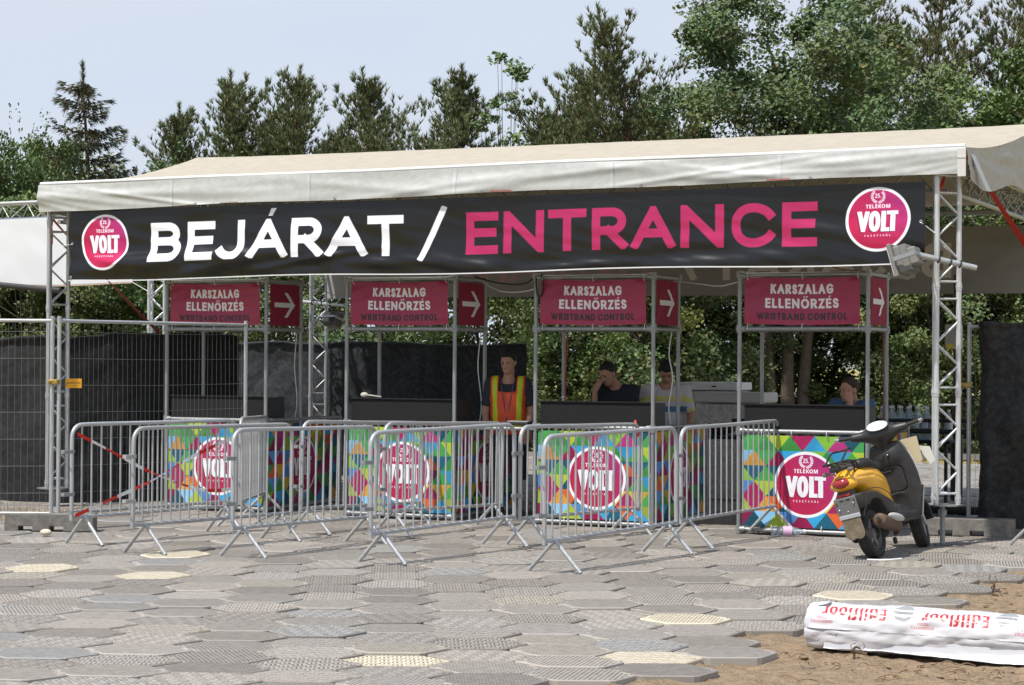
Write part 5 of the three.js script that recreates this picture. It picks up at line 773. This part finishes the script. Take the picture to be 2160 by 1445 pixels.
// ---------- wrapped roll, litter ----------
{
  const A = V(0.765, 0, 7.58), B = V(3.2, 0, 7.72), L = A.distanceTo(B), d = B.clone().sub(A).normalize(), Rr = 0.136;
  const roll = thing('wrapped_roll', 'long white film-wrapped roll with red upside-down lettering on the bare soil', 'roll', [A.x, -0.01, A.z], Math.atan2(-d.z, d.x));
  obj('wrap_film', grid(150, 60, (u, v) => { // cross-section angle runs from the rear, over the top, to the front foot
    const x = u * L, a = v * 2 * PI, w = 0.012 * fbm(x * 1.6, a * 0.8) + 0.010 * fbm(x * 4 + 2 * Math.sin(a), a * 2.5) + 0.008 * Math.abs(N2(x * 2.2 + a * 1.2, a * 1.6 - x)) * (a < 1 || a > 5 ? 1.6 : 0.4), low = Math.max(0, -Math.sin(a)), e = Math.min(1, u * 30), r = (Rr + w * 0.9 + low * 0.03 * Math.sin(x * 3 + 1)) * (0.93 + 0.07 * Math.sqrt(e)) ;
    return [x + 0.01 * fbm(a, 3), Math.max(0.01, Rr + r * Math.sin(a) * (a > PI ? 1.0 : 1)), r * Math.cos(a) * 1.03 + 0.02 * low * Math.sin(x * 2)];
  }, (u, v) => [u * L / 2.4, v < 0.45 ? 0.547 + (v - 0.125) * 1.41 : 0.04]), mat([0.64, 0.64, 0.66], 0.33, { map: rollTex, side: THREE.DoubleSide }), roll);
  obj('end_film', new THREE.CircleGeometry(Rr * 0.96, 30).rotateY(-PI / 2).translate(0.012, Rr, 0), mat([0.72, 0.72, 0.74], 0.45, { side: THREE.DoubleSide }), roll);
  obj('film_flap', grid(100, 12, (u, v) => { const x = 0.12 + u * (L - 0.1); return [x, 0.075 * Math.pow(1 - v, 1.6) + 0.028 + 0.012 * fbm(x * 2.2, v * 2) - 0.012 * v + 0.012 * Math.sin(v * 7 + x * 2), Rr * (0.93 + 0.2 * v) + 0.03 * fbm(x * 1.3, 7) * v + 0.07 * u * v]; }), mat([0.5, 0.5, 0.53], 0.35, { side: THREE.DoubleSide }), roll);
  obj('torn_corner', grid(4, 4, (u, v) => [0.06 + 0.07 * u, 2 * Rr - 0.012 + 0.02 * u * (1 - v), 0.02 + 0.05 * v]), mat([0.1, 0.09, 0.09], 0.7, { side: THREE.DoubleSide }), roll);
}
{
  const bark = mat([0.12, 0.07, 0.04], 0.95), R = rng(61), root = (label, x, z, s, k, sc = 1) => { const t = thing('dead_root', label, 'root', [x, -0.035 - fall(z), z], k); t.scale.setScalar(sc); obj('stem', [pipe([[0, 0, 0], [0.005, 0.04, 0], [-0.01, 0.08, 0.01], [0.02, 0.11, 0], [0.06, 0.1, 0.02]], 0.011 * s, 7, 20), pipe([[0.01, 0.07, 0], [0.07, 0.06, 0.01], [0.12, 0.05, 0.03]], 0.014 * s, 7, 16)], bark, t); obj('rootlet', [pipe([[0, 0.06, 0], [-0.05, 0.05, 0.03], [-0.09, 0.02, 0.04]], 0.004, 5, 12), pipe([[0.06, 0.08, 0.02], [0.1, 0.12, 0.0], [0.08, 0.15, 0.0]], 0.003, 5, 12), pipe([[-0.01, 0.08, 0], [-0.03, 0.13, 0.02], [0.02, 0.15, 0.02]], 0.003, 5, 12)], bark, t); };
  root('twisted brown root stump in the soil before the white roll', 1.1, 7.9, 1, 0.3, 0.62); root('small broken root at the far edge of the bare soil', 1.2, 4.25, 0.7, 2);
  tag(obj('paper_scrap', pipe([[-0.2, 0.012, 2.42], [-0.05, 0.014, 2.4], [0.06, 0.02, 2.28]], 0.008, 5, 12), mat([0.75, 0.75, 0.72], 0.7)), 'curled white strip of litter under the rear wheel of the scooter', 'litter');
  tag(obj('pebble', ball(0.04, -7.76, 0.03, 3.62, 1.5, 0.8, 1), mat([0.62, 0.55, 0.42], 0.9)), 'pale stone beside the left fence foot', 'stone');
  const tw = []; for (let k = 0; k < 130; k++) { const x = 0.5 + R() * 3, z = 7.9 + R() * 2.2, a = R() * 6, l = 0.04 + R() * 0.11; if (x < 0.95 && z > 8.1) continue; const h = -fall(z) - 0.028; tw.push(pipe([[x, h, z], [x + Math.cos(a) * l * 0.5, h + 0.008 + R() * 0.015, z + Math.sin(a) * l * 0.5 + 0.01], [x + Math.cos(a) * l, h, z + Math.sin(a) * l]], 0.0025 + R() * 0.002, 4, 5)); }
  for (let k = 0; k < 60; k++) { const x = 1.2 + R() * 2, z = 3.6 + R() * 3.4, a = R() * 6, l = 0.03 + R() * 0.08; tw.push(pipe([[x, -0.03, z], [x + Math.cos(a) * l * 0.5, -0.025, z + Math.sin(a) * l * 0.5], [x + Math.cos(a) * l, -0.03, z + Math.sin(a) * l]], 0.003, 4, 4)); }
  tag(obj('twig_litter', tw, mat([0.27, 0.18, 0.1], 0.95), scene, 'stuff'), 'scattered dry twigs on the bare soil', 'twigs');
  const cl = []; for (let k = 0; k < 420; k++) { const near = R() < 0.6, x = near ? 0.4 + R() * 3.4 : 1.0 + R() * 2.5, z = near ? 7.9 + R() * 2.4 : 3.6 + R() * 3.6, s = 0.006 + 0.02 * R() * R(); if (near && x < 0.95 && z > 8.1) continue; cl.push(new THREE.IcosahedronGeometry(s, 0).scale(1 + R(), 0.7, 1 + R()).rotateY(R() * 6).translate(x, -0.03 - fall(z), z)); }
  tag(obj('soil_clods', cl, mat([0.25, 0.175, 0.11], 0.98), scene, 'stuff'), 'small clods of dry earth around the roll', 'soil');
}
// ---------- vegetation ----------
const barkM = mat([0.13, 0.095, 0.07], 0.95, { map: grimeMap }), pineBark = mat([0.17, 0.095, 0.06], 0.95, { map: grimeMap });
class Soup { // triangles collected with colour
  constructor() { this.p = []; this.c = []; }
  tri(a, b, c, col) { this.p.push(a.x, a.y, a.z, b.x, b.y, b.z, c.x, c.y, c.z); for (let i = 0; i < 3; i++) this.c.push(col[0], col[1], col[2]); }
  geo() { const g = new THREE.BufferGeometry(); g.setAttribute('position', new THREE.Float32BufferAttribute(this.p, 3)); g.setAttribute('color', new THREE.Float32BufferAttribute(this.c, 3)); g.setAttribute('uv', new THREE.Float32BufferAttribute(new Float32Array(this.p.length / 3 * 2), 2)); g.computeVertexNormals(); return g; }
}
const leafM = new THREE.MeshPhysicalMaterial({ vertexColors: true, roughness: 0.62, side: THREE.DoubleSide, transmission: 0.3, thickness: 0 }), needleM = new THREE.MeshStandardMaterial({ vertexColors: true, roughness: 0.6, side: THREE.DoubleSide });
const rv = (R) => { const z = R() * 2 - 1, a = R() * 2 * PI, s = Math.sqrt(1 - z * z); return V(Math.cos(a) * s, z, Math.sin(a) * s); };
function leaf(S, R, c, size, col, lift = 0.5) { // a folded, pointed leaf
  const n = rv(R); n.y = Math.abs(n.y) * 0.8 + lift; n.x -= 0.15; n.z += 0.35; n.normalize(); const d = rv(R).addScaledVector(UPV, -0.25); d.addScaledVector(n, -d.dot(n)).normalize(); const s = n.clone().cross(d);
  const a = c.clone().addScaledVector(d, -size * 0.5), b = c.clone().addScaledVector(d, size * 0.55), m = size * 0.36, up = n.clone().multiplyScalar(size * 0.12), l = c.clone().addScaledVector(s, m).add(up), r = c.clone().addScaledVector(s, -m).add(up);
  S.tri(a, l, b, col); S.tri(a, b, r, col);
}
function tuft(S, R, c, dir, len, col, n = 12) { // a spray of needles round a shoot
  for (let k = 0; k < n; k++) { const q = rv(R).multiplyScalar(0.75).add(dir).normalize(), e = c.clone().addScaledVector(q, len * (0.65 + 0.5 * R())), w = q.clone().cross(rv(R)).normalize().multiplyScalar(len * 0.086), b = c.clone().addScaledVector(dir, -len * 0.35 * R()); S.tri(b.clone().add(w), b.clone().sub(w), e, col); }
}
function pine(seed, h, w, o = {}) { // trunk, whorls of ascending limbs, needle sprays
  const R = rng(seed), S = new Soup(), wood = [], g = new THREE.Group(), base = o.base ?? 0.45, lean = o.lean ?? 0;
  const axis = (t) => V(lean * h * t * t + 0.05 * h * N2(t * 1.3, seed) * t, t * h, 0.04 * h * N2(t * 1.7 + 9, seed) * t);
  for (let k = 0; k < 14; k++) wood.push(bar(axis(k / 14), axis((k + 1) / 14), 0.016 * h * (1 - k / 14) + 0.012, 7, 0.016 * h * (1 - (k + 1) / 14) + 0.01));
  const whorls = o.whorls ?? 15;
  for (let i = 0; i < whorls; i++) {
    const t = base + (0.95 - base) * (i + 0.4 * R()) / whorls, p = axis(t), prof = o.spruce ? Math.pow(1 - t, 0.85) : Math.min(1.15, 2.55 * (1 - t)) * (0.8 + 0.4 * N2(i * 1.7, seed)), nb = 4 + Math.floor(R() * 3);
    for (let b = 0; b < nb; b++) {
      if (R() < (o.sparse ?? 0.12) * 0.4) continue;
      const a = b / nb * 2 * PI + R() * 1.2, L = (w * 0.5) * prof * (0.42 + 0.95 * R()) + 0.06, rise = o.spruce ? -0.18 + 0.35 * t : 0.16 + 0.42 * t * t + 0.3 * R(), n = Math.max(4, Math.ceil(L / 0.13));
      const pts = []; for (let k = 0; k <= n; k++) { const s = k / n; pts.push(p.clone().add(V(Math.cos(a) * L * s, L * (rise * s + (o.spruce ? 0.28 * s * s - 0.22 * s : 0.35 * s * s)) , Math.sin(a) * L * s)).add(V(0.03 * N2(k, i + b), 0.04 * N2(k + 5, i - b), 0.03 * N2(k + 9, b)))); }
      for (let k = 0; k < n; k += 2) wood.push(bar(pts[k], pts[Math.min(n, k + 2)], 0.012 * (1 - k / n) + 0.004, 4));
      for (let k = Math.floor(n * 0.28); k <= n; k++) {
        const s = k / n, d = pts[Math.min(n, k + 1)].clone().sub(pts[Math.max(0, k - 1)]).normalize(), m = o.dense ?? 7.3;
        for (let q = 0; q < m; q++) {
          if (R() > m - q && R() > m % 1) continue;
          const side = V(-Math.sin(a), 0, Math.cos(a)).multiplyScalar((R() - 0.5) * 2 * (0.10 + 0.34 * L * s * (1 - 0.55 * s))), c = pts[k].clone().add(side).add(V(0, (R() - 0.35) * 0.16 - (o.spruce ? 0.1 * R() : 0), 0)), dir = d.clone().multiplyScalar(0.7).add(V(0, o.spruce ? -0.45 : 0.75, 0)).add(side.multiplyScalar(1.2)).normalize(), v = 0.75 + 0.5 * R(), br = R() < (o.brown ?? 0.05);
          tuft(S, R, c, dir, (o.needle ?? 0.125) * (0.8 + 0.4 * R()), br ? [0.13 * v, 0.085 * v, 0.035 * v] : (o.col ?? [0.142, 0.168, 0.068]).map((z) => z * v), o.n ?? 9);
        }
      }
    }
  }
  for (let k = 0; k < 30; k++) tuft(S, R, axis(0.86 + 0.14 * k / 30).add(rv(R).multiplyScalar(0.05 * (1 - k / 30))), UPV, 0.13, o.col ?? [0.142, 0.168, 0.068], 10);
  obj('trunk', wood, o.bark ?? pineBark, g); obj('crown', S.geo(), needleM, g); return g;
}
function broadleaf(seed, h, w, o = {}) { // limbs carrying clumps of leaves; crown from y = o.low * h upward
  const R = rng(seed), S = new Soup(), wood = [], g = new THREE.Group(), low = o.low ?? 0.05, clumps = o.clumps ?? 70, leaves = o.leaves ?? 130, size = o.size ?? 0.12, col = (o.col ?? [0.055, 0.095, 0.024]).map((q) => q * 1.75);
  const stems = o.stems ?? [[0, 0]];
  const roots = stems.map(([x, z]) => { const top = V(x * 2.6 + (R() - 0.5) * 0.3, h * 0.62, z * 2.2 + (R() - 0.5) * 0.3), pts = []; for (let k = 0; k <= 6; k++) { const s = k / 6; pts.push(V(lerp(x, top.x, s) + 0.10 * N2(s * 3, x + seed), top.y * s, lerp(z, top.z, s) + 0.1 * N2(s * 3 + 7, z + seed))); } for (let k = 0; k < 6; k++) wood.push(bar(pts[k], pts[k + 1], (o.girth ?? 0.05) * (1 - k / 7.5), 8, (o.girth ?? 0.05) * (1 - (k + 1) / 7.5))); return pts; });
  for (let i = 0; i < clumps; i++) {
    const q = rv(R), rr = Math.pow(R(), 0.42), yy = o.fill ? Math.pow(R(), 1.15) : low + (1 - low) * (0.5 + 0.5 * q.y * rr), widen = o.column ? 1 : (0.55 + 0.75 * Math.sin(clamp((yy - low) / (1 - low), 0, 1) * PI * 0.85 + 0.25)), c = V(q.x * rr * w * 0.5 * widen, yy * h, q.z * rr * w * 0.5 * widen * (o.flat ?? 1)), cr = (o.clump ?? 0.42) * (0.6 + 0.8 * R());
    const st = roots[Math.floor(R() * roots.length)], from = st[2 + Math.floor(R() * 4)]; if (R() < (o.twigs ?? 0.6) && c.y > from.y * 0.8) wood.push(bar(from, c, 0.012, 4, 0.004));
    const tone = 0.72 + 0.56 * R(), hue = R();
    for (let k = 0; k < leaves; k++) { const d = rv(R).multiplyScalar(cr * Math.pow(R(), 0.45)); d.y *= 0.72; const v = tone * (0.86 + 0.28 * R()), y = R() < (o.yellow ?? 0.02); leaf(S, R, c.clone().add(d), size * (0.65 + 0.7 * R()), y ? [0.17 * v, 0.12 * v, 0.03 * v] : [col[0] * v * (0.95 + 0.45 * hue), col[1] * v, col[2] * v * (0.72 + 0.4 * R())], 0.35); }
    if (R() < 0.5) { const e = c.clone().add(rv(R).multiplyScalar(cr * 1.3)).add(V(0, cr * 0.5, 0)); for (let k = 0; k < 14; k++) leaf(S, R, c.clone().lerp(e, 0.4 + 0.75 * k / 14).add(rv(R).multiplyScalar(0.05)), size * 0.9, col.map((z) => z * (0.9 + 0.4 * R())), 0.3); }
  }
  obj('trunk', wood, o.bark ?? barkM, g); obj('crown', S.geo(), leafM, g); return g;
}
const YAWV = deg(24), FW = V(-Math.sin(YAWV), 0, -Math.cos(YAWV)), RT = V(Math.cos(YAWV), 0, -Math.sin(YAWV));
const spot = (side, dist) => V(4.06, -0.07, 19.395).addScaledVector(FW, dist).addScaledVector(RT, side); // metres to the side of and beyond the photographer's viewpoint
function plant(g, name, label, cat, side, dist, turn, sc, group) { g.name = numbered(name); tag(g, label, cat, group); scene.add(g); g.position.copy(spot(side, dist)); g.rotation.y = turn; if (Array.isArray(sc)) g.scale.set(...sc); else g.scale.setScalar(sc); return g; }
function again(src, label, side, dist, turn, sc) { const g = dup(src, [0, 0, 0], turn, label); g.position.copy(spot(side, dist)); if (Array.isArray(sc)) g.scale.set(...sc); else g.scale.setScalar(sc); return g; }
const PG = 'pines standing behind the tent', SB = 'trees and bushes behind the tent';
const spruceT = plant(pine(101, 7.8, 5.6, { spruce: true, whorls: 24, sparse: 0.55, dense: 4.5, needle: 0.14, n: 10, col: [0.10, 0.112, 0.07], brown: 0.16, base: 0.1 }), 'spruce_tree', 'lone sparse spruce above the left end of the tent', 'tree', -8.95, 42, 0.4, 1.0);
const pA = plant(pine(111, 7.9, 2.95, { whorls: 16 }), 'pine_tree', 'pine with a ragged forked top, third from the left behind the tent', 'tree', -5.8, 43.5, 0.5, 1.0, PG);
const pB = plant(pine(127, 7.95, 3.0, { whorls: 15, sparse: 0.16 }), 'pine_tree', 'rounded tall pine behind the word BEJÁRAT', 'tree', -4.55, 43, 2.0, 1.0, PG);
const pC = plant(pine(139, 7.9, 3.0, { whorls: 17, sparse: 0.1 }), 'pine_tree', 'pine with two pointed tops left of the middle', 'tree', -3.1, 43, 1.1, 1.0, PG);
const pD = plant(pine(149, 8.9, 3.2, { whorls: 17, lean: -0.04, sparse: 0.14, col: [0.14, 0.165, 0.066] }), 'pine_tree', 'tall pine whose top leans left beside the big maple', 'tree', 2.28, 41, 0.2, 1.0, PG);
again(pC, 'shorter pine second from the left behind the tent', -6.95, 43, 3.1, [0.95, 0.9, 0.95]);
again(pA, 'pine with a thin pointed leader behind the slash of the banner', -1.2, 45, 2.6, [1.1, 1.04, 1.1]);
again(pB, 'small pine in the dip between two taller pines', -2.1, 44, 4.4, [0.75, 0.76, 0.75]);
again(pC, 'broad low pine right of the young slender tree', 0.75, 44, 5.2, [1.15, 0.92, 1.15]);
again(pB, 'slim pine left of the leaning pine', 1.45, 42, 0.9, [1.05, 1.0, 1.05]);
again(pB, 'low pine between the slender tree and its right neighbour', 0.2, 46, 3.6, [1.2, 0.72, 1.2]);
again(pA, 'low pine filling the gap left of the rounded pine', -5.2, 45.5, 1.9, [1.3, 0.88, 1.3]); again(pC, 'low pine between the rounded and the two-topped pine', -3.8, 46, 4.1, [1.3, 0.88, 1.3]); again(pB, 'low pine at the left end of the ridge', -6.35, 45, 0.1, [1.1, 0.82, 1.1]); again(pA, 'low pine right of the small pine in the dip', -1.75, 46.5, 5.1, [1.3, 0.88, 1.3]); again(pB, 'low pine left of the two-topped pine', -2.75, 46.5, 3.3, [1.1, 0.8, 1.1]);
const pE = plant(pine(157, 10.4, 4.4, { whorls: 17, sparse: 0.12, base: 0.25, dense: 7, col: [0.148, 0.162, 0.064], brown: 0.1 }), 'pine_tree', 'large pine right of the sky gap at the top', 'tree', 7.95, 45.5, 0.9, 1.08, PG);
again(pE, 'large brownish pine at the upper right', 9.8, 46, 2.6, [1.08, 1.1, 1.08]);
again(pE, 'large pine at the top right corner behind the leafy tree', 11.8, 47, 4.0, 1.12);
const young = plant(broadleaf(211, 8.3, 1.3, { low: 0.35, clumps: 75, leaves: 40, clump: 0.19, size: 0.1, column: true, col: [0.06, 0.11, 0.03], girth: 0.045 }), 'young_tree', 'slender young leafy tree with two upright shoots', 'tree', -0.1, 42.5, 0.3, 1.0, SB);
const maple = plant(broadleaf(223, 9.6, 4.4, { low: 0.32, clumps: 160, leaves: 270, clump: 0.46, size: 0.092, stems: [[-0.3, 0], [0, 0.1], [0.28, -0.05]], girth: 0.15, col: [0.05, 0.088, 0.026], bark: mat([0.16, 0.12, 0.09], 0.95, { map: grimeMap }) }), 'maple_tree', 'big leafy maple on three stems, its trunks showing beside the rightmost booth', 'tree', 5.48, 40.4, 0.2, 1.04, SB);
const bush1 = plant(broadleaf(241, 4.6, 3.8, { low: 0.0, fill: 1, clumps: 95, leaves: 240, clump: 0.42, size: 0.079, col: [0.07, 0.108, 0.028] }), 'leafy_bush', 'bright green bush behind the left tower', 'bush', -9.2, 38.5, 0.4, 1.0, SB);
const bush2 = plant(broadleaf(257, 4.8, 3.6, { low: 0.0, fill: 1, clumps: 90, leaves: 240, clump: 0.44, size: 0.082, col: [0.05, 0.09, 0.025], yellow: 0.04 }), 'leafy_bush', 'leafy bush seen under the second booth sign', 'bush', -2.4, 38, 1.4, 1.0, SB);
const bush3 = plant(broadleaf(269, 4.4, 4.0, { low: 0.0, fill: 1, clumps: 100, leaves: 240, clump: 0.4, size: 0.077, col: [0.06, 0.098, 0.028], yellow: 0.05 }), 'leafy_bush', 'bush with yellowing leaves behind the rightmost booth', 'bush', 7.75, 41, 2.2, 1.0, SB);
const HEDGE = [
  [bush2, -11.4, 39.5, 0.3, 1.1, 'bush at the left edge below the spruce'], [bush3, -7.2, 39.5, 1.9, 1.0, 'bush between the left tower and the first booth'], [bush2, -5.4, 39, 4.0, 0.95, 'bush behind the first booth sign'], [bush1, -3.9, 39.6, 2.4, 1.0, 'bush right of the first booth arrow sign'],
  [bush3, -0.7, 38.5, 5.0, 1.0, 'bush behind the head of the man in the vest'], [bush1, 0.9, 38, 3.2, 1.0, 'bush in the gap right of the man in the vest'], [bush2, 2.5, 38.6, 0.8, 1.05, 'dark bush behind the third booth'], [bush3, 3.35, 41, 2.9, 1.05, 'bush between the third and fourth booths'],
  [bush2, 5.5, 45, 5.3, 1.15, 'bush behind the three maple stems'], [bush1, 8.4, 40, 1.2, 1.0, 'bush behind the right tower'], [bush2, 9.9, 40.5, 3.6, 1.1, 'bush between the right tower and the right cloth'], [bush3, 11.5, 41, 0.9, 1.15, 'bush at the right edge behind the cloth'],
  [bush3, -10.2, 42, 3.7, 1.2, 'rear bush left of the spruce'], [bush2, -6.2, 42, 2.2, 1.15, 'rear bush behind the left pines'], [bush1, -8.3, 41.5, 5.9, 1.1, 'rear bush at the foot of the spruce'],
  [bush3, 3.3, 43, 0.5, 1.4, 'rear bush left of the maple crown'],
];
for (const [b, s, d, r, k, label] of HEDGE) again(b, label, s, d, r, k);
const big = plant(broadleaf(281, 7.4, 4.2, { low: 0.1, clumps: 125, leaves: 260, clump: 0.48, size: 0.095, col: [0.062, 0.108, 0.028] }), 'leafy_tree', 'broad leafy tree above the right half of the tent roof', 'tree', 9.0, 43, 0.9, 1.08, SB);
again(big, 'leafy tree above the right gable of the tent', 11.3, 43, 2.7, [1.1, 1.08, 1.1]); again(big, 'tall leafy tree at the right edge of the picture', 12.6, 44, 4.9, [1.05, 1.5, 1.05]); again(big, 'leafy tree tucked behind the maple', 7.0, 44.5, 3.8, [1.0, 0.95, 1.0]); again(big, 'leafy tree low at the left of the maple', 3.55, 44, 1.6, [0.85, 1.04, 0.85]);
again(bush2, 'rear bush closing the gaps behind the third booth', 1.7, 42.5, 4.4, 1.3); again(young, 'leafy sapling at the far left edge', -10.55, 40, 2.1, [1.1, 0.72, 1.1]);
again(bush1, 'bush above the left gate beam', -9.9, 43.5, 0.7, [0.95, 1.3, 0.95]); again(bush2, 'dark bush left of the spruce foot', -9.6, 40.5, 5.0, [0.7, 1.24, 0.7]);
{ // dry grass along the road verge
  const S = new Soup(), R = rng(301);
  for (let k = 0; k < 9000; k++) { const x = -24 + R() * 32, z = R() < 0.5 ? -14.9 - R() * 1.6 : -20.2 - R() * 3.6, c = V(x, -0.07, z - 0.05 * x * 0.2), h = 0.05 + 0.14 * R(), a = R() * 6, v = 0.7 + 0.6 * R(), w = V(Math.cos(a), 0, Math.sin(a)).multiplyScalar(0.01); S.tri(c.clone().add(w), c.clone().sub(w), c.clone().add(V((R() - 0.5) * 0.1, h, (R() - 0.5) * 0.1)), R() < 0.75 ? [0.38 * v, 0.28 * v, 0.11 * v] : [0.13 * v, 0.15 * v, 0.04 * v]); }
  for (let k = 0; k < 2600; k++) { const x = -10.6 + R() * 2.2, z = 1.0 + R() * 1.5, c = V(x, -0.07, z), h = 0.04 + 0.1 * R(), a = R() * 6, v = 0.7 + 0.6 * R(), w = V(Math.cos(a), 0, Math.sin(a)).multiplyScalar(0.006); S.tri(c.clone().add(w), c.clone().sub(w), c.clone().add(V((R() - 0.5) * 0.1, h, (R() - 0.5) * 0.1)), [0.38 * v, 0.27 * v, 0.12 * v]); }
  tag(obj('dry_grass', S.geo(), leafM, scene, 'stuff'), 'straw coloured dry grass along the road and under the left fence', 'grass');
}
renderer.render(scene, camera);
